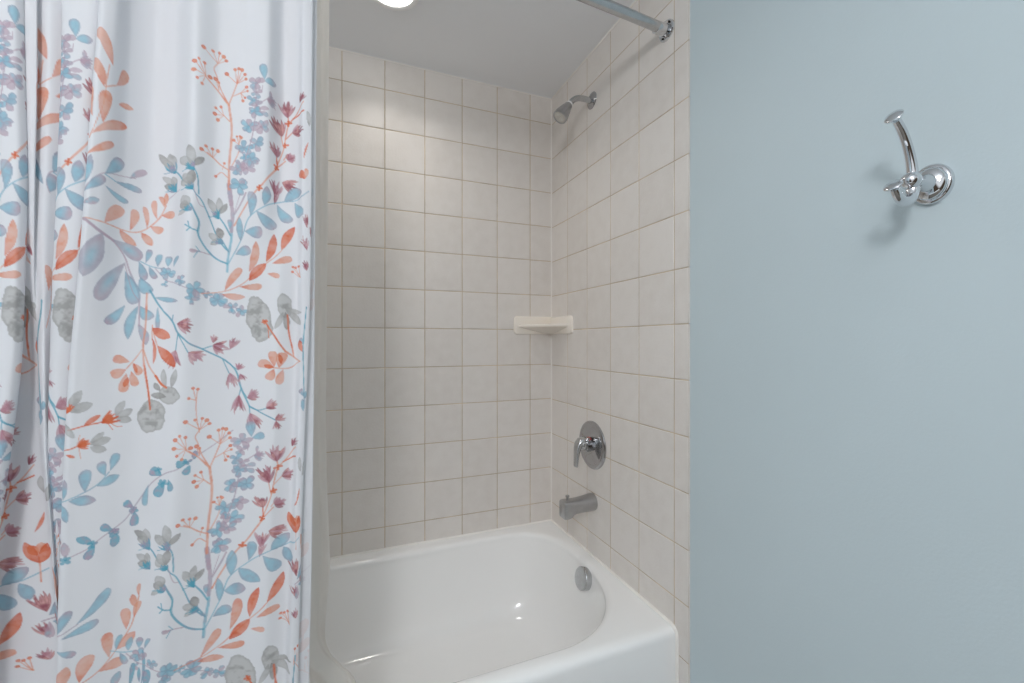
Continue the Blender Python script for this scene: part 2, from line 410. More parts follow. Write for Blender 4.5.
# ------------------------------------------------------------------ recessed ceiling light
LC = (-.733, -.353)
cl = thing('ceiling_light', 'round recessed light glowing in the ceiling above the tub', 'light', (LC[0], LC[1], ZC))
bm = bmesh.new(); lathe(bm, (LC[0], LC[1], ZC), (0, 0, -1), [(-.001, .084), (.002, .084), (.005, .081), (.006, .076), (.004, .066), (.001, .064), (.0005, .060)], n=64)
obj('trim_ring', bm, M_white, cl)
bm = bmesh.new(); lathe(bm, (LC[0], LC[1], ZC), (0, 0, -1), [(.0008, .064), (.003, .062), (.006, .05), (.008, .03), (.0085, 0)], n=56)
obj('lens', bm, M_lens, cl)
ART = """
S o 0 1.3 130.4 1514 146.3 1570.6 149.7 1606.7 153.2 1637.9
L o 0 157.1 1638.9 139.3 1691.8 15.1
L o 0 147.2 1599.5 132.9 1644.9 13.3
L o 0 161.5 1611 175.7 1646.6 11.8
L o 0 165.9 1583.9 187.4 1590 9.3
L o 0 133.7 1548 130.3 1599.2 9.3
L o 0 146.8 1540.4 151.2 1595.2 15.6
L o 0 132.8 1519.5 177.7 1556.3 13.8
L o 0 126.3 1486.6 160.3 1515.8 10.8
S o 0 1.8 148.5 1599.7 161.5 1611
S p 0 1.4 124.6 1427 134.6 1446 150.2 1462.3 171.7 1468.1 193.3 1471.7
L b 0 125.8 1439.8 132.7 1486.8 11.5
L b 0 150.8 1460.8 173.2 1495.7 17.3
L p 0 185.3 1468.3 207 1489.7 10.9
L b 0 163 1454.9 202.1 1451.6 11.2
L b 0 151.6 1443.2 184.5 1426.2 10
L b 0 125.9 1428.1 150.5 1456.6 13.4
L p 0 125.4 1409.7 146 1418 11.4
S b 0 1.7 150.8 1460.8 165.6 1455.3
S o 0 2 124.1 1385.6 153.9 1382.6 192.2 1377 212.9 1388.6 228 1408.2 236.5 1431.5
S p 0 1.1 239.6 1442.4 249.2 1452.5 256.3 1457
L o 0 153.9 1382.6 176.4 1415.7 19.2
L o 0 189.3 1379.3 194.4 1417.8 12.3
L o 0 211.6 1386.7 206.4 1426.1 8.4
L o 0 225.6 1405.6 220.6 1440.1 7.9
L o 0 234 1427.7 227.6 1448 6.7
L o 0 235.1 1431.3 236.2 1454.4 7.1
L o 0 230.5 1413.2 249.5 1415.3 14.1
L o 0 216.4 1392.4 233.3 1383.6 13.7
L o 0 204 1379 220.8 1358 12.7
L o 0 174.3 1377.9 198.7 1354.4 12.8
S o 0 2 161.6 626.3 190.3 639.3 213 665.3 228.8 695.6 233.5 713.5 238.1 747.4
L o 0 238.1 747.4 237.5 769.6 5.8
L o 0 235.2 729.5 228.8 752.9 9.3
L o 0 234 711.9 240.7 739.2 9.6
L o 0 224.9 694.9 220.1 731.3 13.1
L o 0 203.7 655.4 198.2 698.7 15.5
L o 0 214.3 665.8 236.5 689.2 16.2
L o 0 190.3 638.4 224.1 643.7 18
L o 0 166.3 631.4 179 671.8 22.3
L o 0 141.1 632.2 148.9 665.3 18.2
S p 0 2.5 125.4 1385.8 147.2 1368.5 167.6 1355.1 184 1333.1 192.6 1307.5 205.1 1273.8 207.9 1244.6 209.2 1215.3
S p 0 4.7 128.4 1383.4 147.2 1368.5 167.5 1356.8
L P 0 152.5 1365.7 130.8 1292.1 29.7
L P 0 186.4 1324.2 151 1256.4 23.4
L P 0 166.1 1358.4 206.2 1331.5 21.3
L b 0 185.8 1308.8 200.6 1252.9 20.8
L b 0 202.6 1328.8 212.5 1294.8 12.8
L b 0 206.6 1301.4 220.5 1272.7 19.1
L b 0 189.1 1250.9 163.9 1218.1 15.5
L b 0 206.2 1250.2 195.2 1192 13.4
L b 0 209 1250.3 225.3 1227.7 18.3
L p 0 207.7 1218.7 221 1182.6 12.7
S p 0 1.4 185.2 1320.7 196.8 1276.8 205.8 1260
S B 0 2.7 221.6 1277.9 235.3 1251.1 255.3 1224.7 264.9 1203.7 281.8 1185.9 301.6 1175.1 333.6 1156.6 354.2 1135.1 363.5 1102.5 376.8 1068.4
S B 0 2.1 376.8 1068.4 397.9 1054 419.6 1040.3
S B 0 2.1 376.9 1066.5 390.8 1060.1 403.2 1063.1
S B 0 1.6 265 1201.9 263.4 1173.6
S B 0 1.7 265 1201.9 274.6 1182.4 282.7 1168.1
S B 0 1.6 333 1156.7 339.7 1140.1 344.7 1128.9
S B 0 1.7 363.5 1102.5 361.3 1087.8
S B 0 1.5 255.3 1224.7 256.3 1235.3
S B 0 2.2 301.6 1175.1 316.5 1180.5
S B 0 1.5 366.8 1094.9 373.2 1083.5
S B 0 1.5 376.8 1068.4 378.3 1053.4
S B 0 1.7 339.1 1151.1 357.5 1135.9
S m 0 1.8 332 1173.1 343.7 1174.8
J m 0 262.8 1219.6 287.8 1216.4 24.8
J m 0 263.4 1173.6 258.3 1142 21
J m 0 282.6 1169.9 304.5 1153.5 24.8
J m 0 318 1182.3 337.9 1173 22.9
J m 0 317.8 1185.9 320.2 1200.4 10.9
J m 0 343.7 1174.8 351.8 1196.9 14.3
J m 0 345.3 1130.8 350.4 1103.1 14.4
J m 0 357.5 1135.9 361.3 1148.8 12.7
J m 0 360.8 1128.5 366 1113.5 10.4
J m 0 361.2 1089.7 361.4 1056.5 16.1
J m 0 373.2 1083.5 392.5 1093.7 20.6
J m 0 378.2 1055.3 392.2 1026.3 21.3
J r 0 403.2 1063.1 422 1073.3 17.2
J r 0 418.4 1040.3 432.5 1047.9 13.5
J r 0 420.1 1039.3 422.4 1020.1 9.5
L b 0 227.8 1266 262.4 1259.4 8.7
L b 0 232.8 1250.5 234.6 1210.4 6.4
S o 0 2.8 217.7 1272.6 218.3 1214.2 217.1 1181.4 220.7 1145.1 228.3 1102.9 232.7 1073.3
S O 0 1.7 221.3 1146.3 228.3 1102.9 232.9 1069.8
S o 0 2.1 218 1173.9 226.9 1146.2 236.5 1128.6
S O 0 3.5 236.5 1128.6 245.9 1114.3 253.4 1107.8
S o 0 1.6 216.1 1174.8 205.4 1156.9 196 1142.4
S o 0 1.3 227.2 1217.3 230.9 1198.2 236 1180.8
S o 0 1.3 227.2 1217.3 228.4 1191.2
L O 0 227.5 1212.1 253.8 1194.8 16.5
L O 0 235.9 1181.3 263.9 1143.6 15.1
L O 0 228.3 1194.7 231.8 1149.5 4.9
L o 0 200.1 1153.6 176.7 1160.7 14.1
L o 0 196 1141.7 175.7 1132.1 17
L o 0 204.3 1151.8 215.1 1130.9 12.6
L o 0 196.5 1134.9 193.5 1102.7 14
L o 0 202.5 1138.1 211.1 1112.2 12.3
L O 0 199.1 1128 194.8 1111.1 7.3
L O 0 204.3 1151.8 211 1134.5 5.5
P g 0 235.5 1058.4 40.8 53.9 0
S O 0 2.2 228.3 1102.9 232.9 1069.8
P g 0 258.5 1094.6 30.1 29.9 0.5
L g 0 253.4 1107.1 247.7 1140.5 8.5
L g 0 260.6 1106.8 265.6 1140 9
L G 0 254.5 1091.3 232.3 1095.8 11.2
L G 0 245.2 1102.2 235.9 1116.4 8.7
S O 0 3.5 236.5 1128.6 245.9 1114.3 253.4 1107.8
S O 0 2.2 122.7 1014.4 133.2 1016.8 142.8 1020.8 155.8 1021.3
S O 0 2.2 126.5 1046.7 147.4 1051.8 170 1055.2
L g 0 155.9 1019.7 183 1026.5 13.7
L g 0 156.2 1016.3 178.1 1007.7 12.9
L g 0 155.7 1023 172.4 1038.3 9.9
L g 0 187.3 1062.4 197 1088.1 11.4
L g 0 187.4 1060.7 208.2 1073 12.9
L g 0 187.5 1059 208.1 1053.4 12.5
L g 0 125.2 1079.5 139.3 1110 14.1
L g 0 125.4 1076.2 155.4 1087.1 15.9
L g 0 120.3 1058.6 135.9 1032.9 9.2
J O 0 139.3 1019.5 158.2 1024.5 16.9
J O 0 168 1053.6 191 1067.2 20.4
L O 0 145.6 1051.1 166.7 1067.9 8.3
J O 0 123.1 1073.1 125.8 1089.3 10.9
L O 0 126.2 1007.6 138 1001.6 4.6
S O 0 1.1 179.9 1052.8 189.7 1045.4 196.5 1044.9
S O 0 1 177.4 1051.3 184.7 1040.7
S o 0 1 142.1 1016 145.7 999.2
S o 0 1 139.3 1019.5 141.9 1037.3
S b 0 1.7 126.7 931.9 153.7 942.4 170.2 952.9 184.1 970.3
L b 0 127.6 934.4 127.2 967.7 7.2
L b 0 154.9 942.2 153.7 979.4 16.5
L b 0 179.2 964.2 171.6 989.1 13.5
L b 0 185.3 971.8 192.3 1000.5 12.6
L b 0 168.4 949.6 197.7 962.4 15.6
L b 0 135 932.4 169.5 926.1 16.5
L b 0 125.7 927.5 134.8 897.7 10.4
S p 0 1.7 143.5 841 162.2 847.5 176.5 858.9 193.4 870.4 212.4 886.5 224.3 907.9 240.7 938.2 260.8 958.2 281.9 966.4 302.2 980.8 329.3 1000.8 355.8 1024.5
F B 0 137.5 837.3 9 5 0.4
F B 0 169.5 854.4 8 5 0.1
F B 0 196.3 866.6 9.5 5 0.6
F B 0 221.2 898.1 8.4 5 0.9
F B 0 251.5 964.5 7.2 4 0.3
F B 0 259.9 942.7 8.7 5 1.1
F B 0 292.2 975.8 7.5 4 0.6
L B 0 169.4 856.1 148 869.6 12.1
L B 0 173.4 853.8 163.3 830.9 12.7
L B 0 196.1 869.9 179.3 882.6 12
L B 0 199.1 864.4 198 841.2 12.9
L B 0 220.9 903.2 207.8 915.2 11.8
L B 0 222.7 896.2 223 870.7 12.8
L B 0 257.7 955.1 240.2 965.7 16.1
L B 0 262.5 945.8 251.7 917.8 14.7
L B 0 266.6 948.8 270.8 927.4 8.4
L B 0 293.7 975.7 276.5 972.2 14.6
L B 0 297 970 290.8 953 11.6
L B 0 302.3 978.3 302.8 994.3 9.2
L b 0 239.2 940.1 236.1 902.8 8.9
L p 0 133 867.2 137.2 842.2 11.2
L r 0 124.9 875 128.3 863.1 4.9
S p 0 1.6 133.7 716.1 145.2 721 159.9 728
L b 0 134.8 718.7 148.8 754 14.9
L b 0 157.4 727.7 197.8 773.7 16.3
L b 0 139.6 711.7 187.2 724.8 14.9
L b 0 135.2 693.3 160.3 680 10.8
L B 0 233.3 593.8 237.3 636.2 7.8
L B 0 248.4 589.2 249.5 656.5 4.5
L B 0 255.3 587.1 258.4 623.5 10.9
L B 0 247.6 601.2 246 627 5
L p 0 211.3 600.2 220.2 627.6 13.3
S o 0 1.3 306.7 1026.1 300.3 1056.9 298.1 1083.8
S o 0 1 298.1 1083.8 292.7 1105.5
B O 0 292.7 1105.5 2.5
S o 0 1.1 298.1 1083.8 299.5 1103.4
B O 0 299.5 1103.4 2.5
S o 0 1.2 298.1 1083.8 287.9 1087.9
B O 0 287.9 1087.9 2.5
S b 1 1.7 205.1 1328.1 219.6 1321.3 229.6 1318.5 242.5 1317.5
S p 1 1.4 226.9 1316.6 241.9 1298.2 255.1 1291.8 277.6 1280.5 301.7 1274.3 317.3 1265.9 331.5 1257.2 357.4 1247.9
L b 1 213.1 1326.1 218.3 1350.8 9.2
L b 1 229.5 1320.2 232.5 1343.2 9.3
L b 1 244.3 1321.2 244.7 1339.7 10.7
L b 1 252.4 1320 258.8 1339 6
L b 1 218.2 1321.2 227.7 1299.1 8.9
F b 1 244.9 1308.9 12.9 6 0.3
F b 1 240.8 1291.1 8 3 1.2
F b 1 263.7 1295.8 9.8 5 0.8
F b 1 286.5 1279.1 16.5 6 0.2
F b 1 282.8 1262.8 11.4 4 1.6
F b 1 322 1264.2 16.8 6 1
F b 1 342.2 1250.2 11.7 5 0.5
F b 1 358.2 1245.1 11.8 5 1.4
F b 1 304.8 1272.6 8.3 4 0
S b 1 3.9 333.5 1316 333.9 1344.2 337 1378.9 336.1 1401
S p 1 5.3 336.6 1390 336.6 1425.1 329.7 1476
S p 1 6.7 334.4 1439.6 329.7 1476
S B 1 3.1 332.9 1330.7 318.8 1337 304.5 1348.7 293.2 1364.1 286.5 1379.8 287.1 1399.7 277.2 1420.2 272.3 1428.6
S B 1 2.5 286.3 1383.4 275.7 1385.9 267.3 1392.3
S B 1 1.9 274.2 1387.6 270 1381.8
S B 1 1.5 272.6 1389.2 270.8 1398
S B 1 2.2 330.3 1356.2 320.4 1370.1 311.6 1387.6 291.5 1434.5 280.4 1447.6 270.9 1460.8
S B 1 2.5 335.3 1382.5 326.8 1400.1 317.6 1414.5
S B 1 2.4 333.5 1352.8 328.4 1363.4 323.4 1372.2
S p 1 1.4 275.4 1459.6 285.6 1432 293.3 1427.5
S B 1 2.3 273.8 1495.3 282 1478.5 284.9 1448.2
S B 1 2.3 245.9 1494.7 253.6 1485.2 261.6 1470.2
S p 1 1.8 304.6 1345.1 290.9 1347.7 277.4 1348.4
L p 1 290.9 1347.7 274.5 1348.2 7.2
S B 1 1.3 287.9 1347.5 282.4 1336.3
S B 1 1.3 290.9 1347.7 284.5 1356.2
L g 1 314.5 1419.3 298.6 1444.4 12.7
L g 1 314.5 1419.3 316 1450.3 11.6
L G 1 314.5 1419.3 328.1 1440.7 9.5
J B 1 317.2 1410.4 308.2 1428.5 13.2
S B 1 1.3 314.6 1415.7 299.5 1412.2
L g 1 322.3 1374.9 301.4 1382.1 12.9
L G 1 322.3 1374.9 316.2 1395.3 12.1
L g 1 322.3 1374.9 305.3 1363.3 10.3
J B 1 325.1 1365.9 313.5 1375 14.1
S B 1 1.3 322.5 1371.2 307.3 1368
L g 1 273.8 1495.3 254.7 1514.6 14.5
L g 1 273.8 1495.3 267.7 1532.1 14.1
L G 1 273.8 1495.3 290.9 1514.2 10.9
J B 1 276.4 1486.7 265.8 1501.7 13.4
S B 1 1.2 273.9 1491.7 259.3 1487.8
L g 1 272.3 1461.8 257.9 1471.5 16.2
L G 1 272.3 1461.8 274.1 1488.2 13.6
L g 1 272.3 1461.8 261 1482.7 13.7
J B 1 274.9 1453.2 266.7 1463.3 13.5
S B 1 1.2 272.5 1458.3 257.9 1454.6
L G 1 271 1424.9 257.5 1430.5 14.9
L g 1 271 1424.9 261.3 1444.3 14.8
L g 1 271 1424.9 255.5 1410.6 8.3
J B 1 273.6 1416.2 265.9 1424.3 13.5
S B 1 1.2 271.2 1421.3 256.6 1417.9
L G 1 245.8 1496.5 224.1 1524.8 11.1
L g 1 245.8 1496.5 238.7 1525.5 14
L g 1 245.8 1496.5 229.2 1513.3 12.8
J B 1 248.3 1488 236.5 1507.4 13
S B 1 1.2 245.9 1492.9 231.7 1489
L g 1 248.8 1463.1 229.8 1483.5 11.3
L g 1 248.8 1463.1 244.9 1483.9 8.8
L G 1 248.8 1463.1 232.7 1468 11.9
J B 1 251.3 1454.6 240.8 1470 13
S B 1 1.2 248.9 1459.6 234.7 1455.9
L b 1 333.3 1393.3 332.5 1411.7 7
S o 1 3.5 330.1 1466.8 328.8 1512.8 331.1 1575.2 325.6 1621.6
S o 1 2.8 325.6 1621.6 309.8 1641.5 289.7 1658.9
S o 1 1.8 325.6 1622.9 312.8 1647.7 305.9 1668.1 301.2 1680.6 306.9 1692.4
S o 1 2 325.6 1621.6 331.7 1642.6 337.4 1662.6
S o 1 1.5 331.6 1638.8 343.8 1646.4
S o 1 1.9 327.6 1591.9 318.6 1601.2
S o 1 2.4 326.9 1503.3 317.3 1509.2 305.7 1518.4 295 1525.8
S o 1 1.6 328.6 1499.8 342.5 1535.4 342.7 1550.3
S o 1 1.8 327.6 1488.6 317.9 1496.4 309 1487.8
S o 1 1.2 319.2 1502.1 321.8 1513.6
S o 1 1.3 306.9 1692.4 285.9 1708.7
B O 1 285.9 1708.7 3.5
S o 1 1.2 306.9 1692.4 299.4 1710.8
B o 1 299.4 1710.8 2.7
S o 1 1.1 306.9 1692.4 309.5 1712.3
B O 1 309.5 1712.3 2.7
S o 1 1 306.9 1692.4 316.6 1708.1
B o 1 316.6 1708.1 3.6
S o 1 1.2 306.9 1692.4 320.7 1701.8
B O 1 320.7 1701.8 2.7
S o 1 1.3 289.7 1660.7 272.6 1678.4
B O 1 272.6 1678.4 3.4
S o 1 1.2 289.7 1660.7 278.8 1684.7
B o 1 278.8 1684.7 2.6
S o 1 1.1 289.7 1660.7 287.7 1681.6
B O 1 287.7 1681.6 2.6
S o 1 1.3 289.7 1660.7 271.6 1663.4
B o 1 271.6 1663.4 3.4
S o 1 1.1 289.7 1660.7 276.6 1650.2
B O 1 276.6 1650.2 2.6
S o 1 1 289.7 1660.7 284.5 1643.3
B o 1 284.5 1643.3 2.6
S o 1 1.3 289.7 1660.7 295.7 1661.4
B O 1 295.7 1661.4 3.5
S o 1 1.2 309.8 1645.2 303.8 1663.2
B O 1 303.8 1663.2 3.5
S o 1 1.1 309.8 1645.2 308.9 1658.9
B o 1 308.9 1658.9 2.7
S o 1 1.3 337.4 1662.6 321.7 1677.8
B O 1 321.7 1677.8 3.5
S o 1 1.2 337.4 1662.6 334.2 1688.4
B o 1 334.2 1688.4 2.8
S o 1 1.1 337.4 1662.6 340.1 1690.7
B O 1 340.1 1690.7 2.8
S o 1 1.1 337.4 1662.6 345.4 1689.3
B o 1 345.4 1689.3 3.6
S o 1 1.1 337.4 1662.6 350.7 1681.6
B O 1 350.7 1681.6 2.8
S o 1 1.2 337.4 1662.6 352.2 1673
B o 1 352.2 1673 2.8
S o 1 1.1 343.8 1646.4 353.7 1658.4
B O 1 353.7 1658.4 2.9
S o 1 1.3 343.8 1646.4 355.3 1651.2
B o 1 355.3 1651.2 2.2
S o 1 1.3 343.8 1646.4 351.3 1638.5
B O 1 351.3 1638.5 2.2
S o 1 1.2 343.8 1646.4 347.8 1632.4
B o 1 347.8 1632.4 2.9
S o 1 1.3 318.6 1601.2 304 1600.2
B O 1 304 1600.2 3.4
S o 1 1.3 318.6 1601.2 305.2 1611.3
B o 1 305.2 1611.3 2.6
S o 1 1.2 318.6 1601.2 313.9 1615.7
B O 1 313.9 1615.7 2.6
S o 1 1.1 318.6 1601.2 309 1590.9
B o 1 309 1590.9 3.4
S o 1 1.3 302.9 1519.8 286.4 1528
B O 1 286.4 1528 3.3
S o 1 1.2 302.9 1519.8 292.7 1536.3
B o 1 292.7 1536.3 2.6
S o 1 1.1 302.9 1519.8 302.1 1535.2
B O 1 302.1 1535.2 2.5
S o 1 1.1 302.9 1519.8 310.9 1534.3
B o 1 310.9 1534.3 3.4
S o 1 1.3 342.7 1550.3 334.5 1558.1
B O 1 334.5 1558.1 2.6
S o 1 1.2 342.7 1550.3 339.3 1565.4
B o 1 339.3 1565.4 2
S o 1 1.1 342.7 1550.3 344.1 1566.3
B O 1 344.1 1566.3 2
S o 1 1.1 342.7 1550.3 346.8 1563.9
B o 1 346.8 1563.9 2.6
B O 1 309 1487.8 2.7
B o 1 321.7 1513.9 2.3
L b 1 382.7 1672.1 379.7 1701.7 15
L b 1 382.7 1670.2 402.9 1675.6 14.1
F p 1 369.3 1665.4 15.7 5 0.2
F p 1 369 1648.5 11.7 4 0.5
F b 1 363 1634.1 11.6 4 1
F p 1 369.8 1625 11.7 5 0.4
F b 1 367.9 1612.6 13.6 5 0.9
F v 1 358.6 1585.4 15.3 5 0.1
F b 1 377.8 1585.3 17.4 5 0.7
F v 1 370.6 1553.6 15.3 5 1.2
F b 1 351.4 1545.2 15 5 0.5
F v 1 361.5 1525.3 16.8 5 0
F p 1 347.3 1513.7 11 4 0.6
F v 1 342.1 1505.5 14.6 5 0.3
F p 1 357.3 1507.8 14.8 5 1
F b 1 347.2 1476.5 18.1 6 0.5
F b 1 353.2 1529.6 9.3 4 0.3
L p 1 373.2 1619.3 391.7 1621 8.6
L p 1 373.3 1613.6 390.1 1607.4 8.9
L p 1 363.5 1518.1 375 1519.8 9.4
S p 1 1.7 374.8 1629 389.8 1639.6
J p 1 388.1 1637.3 405 1637 19.5
S p 1 1.3 379.4 1662 377.9 1648.5
L p 1 393.1 1640.3 393 1655.4 5.1
S p 1 2.9 357.4 1462.9 350.1 1443.3 339.6 1422.1
S p 1 1.1 347.9 1459.8 339.7 1427.3
S p 1 1.7 368.3 1607.1 363.8 1565 354.9 1526.1
S o 1 2.2 452.2 1648.8 438 1628.2 425.8 1610.4 420.9 1584.5 417.7 1561.5 406.7 1524.7
S o 1 2.9 406.8 1518.9 386.1 1485.5 368.6 1460.6 353.8 1430.7 340.4 1401.4
S o 1 1.8 417.7 1562.8 412.3 1586.8
S o 1 1.7 418.2 1539.9 423.1 1548.4
S o 1 1.7 420.9 1580.7 431.2 1594.1
S O 1 2.6 432.7 1621.4 452.3 1630.9
S O 1 2.1 405.7 1541.7 406.7 1522.7
S o 1 1.8 424 1627.4 425.8 1612.3
S o 1 2.1 408.4 1523 421.6 1538.5
F O 1 425.8 1612.3 6.8 4 289
F O 1 421 1569.2 6.7 4 286
F O 1 405.1 1520.6 6.5 4 276
F O 1 378.2 1473.1 6.3 4 259
J r 1 424 1623.5 420.2 1655.4 23.5
J r 1 414 1585.2 401.8 1619.2 26
J r 1 431.2 1594.1 450.8 1597.6 23.2
J r 1 406.2 1539.9 399 1563.5 18
J m 1 423.3 1542.6 437.1 1548.7 26
J m 1 405 1465.2 407.5 1496.1 18.4
J r 1 416 1495.4 442.1 1485.4 19.6
J m 1 403.8 1447.9 408 1477.1 8.3
J r 1 445 1648.9 452.1 1665.9 10.2
S b 1 1.9 334.4 1330.8 353.3 1377.6 363.9 1417.7 390.7 1442.5 416.1 1456.3 442.2 1462.2 468.7 1477.2
L b 1 365.4 1419 364.7 1465.7 14.5
L b 1 387.4 1442.2 391.2 1478.6 15.6
L b 1 420.5 1457.6 447.5 1482.2 21.4
L b 1 374.2 1431.2 406.8 1402.5 20.4
L b 1 408.3 1450.3 431.7 1418.4 19.4
L b 1 437.2 1457.7 449.5 1428.1 16.4
L b 1 352 1374 347.9 1418 11.1
L b 1 357.6 1392 385.7 1391 22.5
L b 1 344.1 1348.5 367.4 1361.1 18
S o 1 1.8 296.3 1274.1 330.5 1280.1 356.4 1293.7 373.6 1312.9 394 1334.9 406.8 1347.2 418.7 1361.5
L o 1 330.5 1280.3 354.7 1323.9 13.9
L o 1 367.3 1318.1 376 1375 13.4
L O 1 393.9 1338 405.1 1391.8 14
L O 1 418.7 1361.5 438.7 1410.5 14.4
L o 1 403.8 1336.2 435.2 1348.7 13.1
L O 1 367.9 1301.4 394 1334.9 17.1
L o 1 396.1 1316.5 416.9 1311.1 9.5
L o 1 353.6 1290 388.4 1292.5 12.1
L o 1 327.7 1274.8 363.1 1271.3 12
S o 1 1.1 451.9 1311.7 437.3 1332.1
B O 1 437.3 1332.1 2.4
S o 1 1.1 451.9 1311.7 442.3 1331.3
B O 1 442.3 1331.3 2.4
S o 1 1 451.9 1311.7 448.3 1333.4
B O 1 448.3 1333.4 2.4
S o 1 1.1 451.9 1311.7 436.6 1322.8
B O 1 436.6 1322.8 2.4
P g 1 386.6 1229.9 41.1 80.8 0.15
P g 1 425.9 1256.6 23.1 42.1 0.1
L g 1 427.7 1249 454.6 1220.6 12.6
L g 1 424.5 1245 411.4 1212.4 10.3
L G 1 427.8 1245.1 430.4 1210.7 9.9
L g 1 426 1252.7 455.8 1243.9 9.6
S O 1 2.9 395.5 1227.3 405.8 1208.5 429.8 1169.7
S o 1 3.1 429.8 1169.7 443 1158.7 454.4 1150.8
S O 1 2.6 431 1239.5 433.8 1204.9 439.2 1178
S o 1 2.6 439.2 1178 443 1158.7
F O 1 395.5 1226.4 6.3 5 1
S O 1 1.3 400.6 1217.9 402.9 1195.2
S o 1 2.1 454.4 1150.8 435.7 1137.7 412.7 1139.1
L o 1 413 1139 387.4 1149.2 16.5
L o 1 413 1140.2 408.5 1170.6 14.5
L o 1 421.2 1138.1 426.6 1167.6 16.8
L o 1 413.1 1137.3 404.2 1116.8 15.6
L o 1 427.8 1136 421.5 1107.6 13.5
L O 1 413 1140.2 396.7 1144.3 7.5
L O 1 424.1 1145.7 420.1 1164.8 6.5
S B 1 3.5 467.8 1254 461.4 1181.8 465.4 1129.2 470.4 1074.5
L b 1 462.2 1181.8 455 1195.4 7.1
L b 1 466.6 1084.4 457.6 1098.4 10.4
L b 1 468.5 1078.5 478.6 1091.7 11.4
L b 1 469.2 1055.1 463.3 1078.8 13.6
L O 1 459.1 1168.2 453.5 1191.5 8.5
L O 1 453.3 1537.6 465.2 1570.8 5.1
L O 1 455.9 1499 448.4 1517.4 11.3
L o 1 455.9 1499 462.6 1519.5 12.1
J r 1 464.8 1406.3 459 1435 12.6
J r 1 465.7 1363.3 458.1 1390 12.6
J r 1 466.4 1324.3 460.8 1343.4 16.2
J r 1 477.6 1387.8 484.3 1412.1 14.1
L g 1 466.8 1602.4 461.2 1630.7 13.2
L g 1 474 1593.9 482.8 1623.1 13.9
L b 1 479.6 1466.8 491.9 1488.1 14.1
L o 1 486.9 1270.3 500.6 1310.5 16.2
L o 1 490.9 1246.8 508.6 1271.1 16.8
S o 1 2 480.9 1211.2 490.9 1246.8 497.3 1290.5
L O 1 458.6 824.1 442.7 861.5 13
L O 1 458.6 824.1 467.8 857.4 14.7
S o 1 1.7 458.6 824.1 459.5 793.2
L o 1 485.3 776.8 475.6 821.3 15
L o 1 488.9 768.3 500.3 797.5 15.5
S o 1 1.8 483.6 713 485.7 761.1 490.1 789.5
L b 1 466.1 736.1 487.4 760.8 16.2
L b 1 469.7 725.7 496.9 727.6 12.2
S p 1 2.1 459.6 727.8 486.3 737.6 508.7 752.7
J r 1 464.2 742.2 455 774.8 17.1
L p 1 466.3 726.4 467.1 699.2 12.1
S o 1 1.6 463.6 582.9 480.7 564.5 498 547.8 512.6 535.8
S o 1 1.3 463.8 575.2 466.3 605.2
B O 1 466.3 605.2 2.8
S o 1 1.3 472 578.6 474.5 608.7
B O 1 474.5 608.7 2.8
S o 1 1.3 478.6 580.6 481.2 610.8
B O 1 481.2 610.8 2.8
S o 1 1.3 486 555.2 488.6 585.5
B O 1 488.6 585.5 2.8
S o 1 1.3 498.1 541.9 500.8 572.3
B O 1 500.8 572.3 2.9
S o 1 1.4 504.9 553.6 507.7 584.2
B O 1 507.7 584.2 3
S o 1 1.4 512.6 537.8 515.4 568.4
B O 1 515.4 568.4 3
S o 1 1.4 519.7 545.6 522.6 576.3
B O 1 522.6 576.3 3
"""
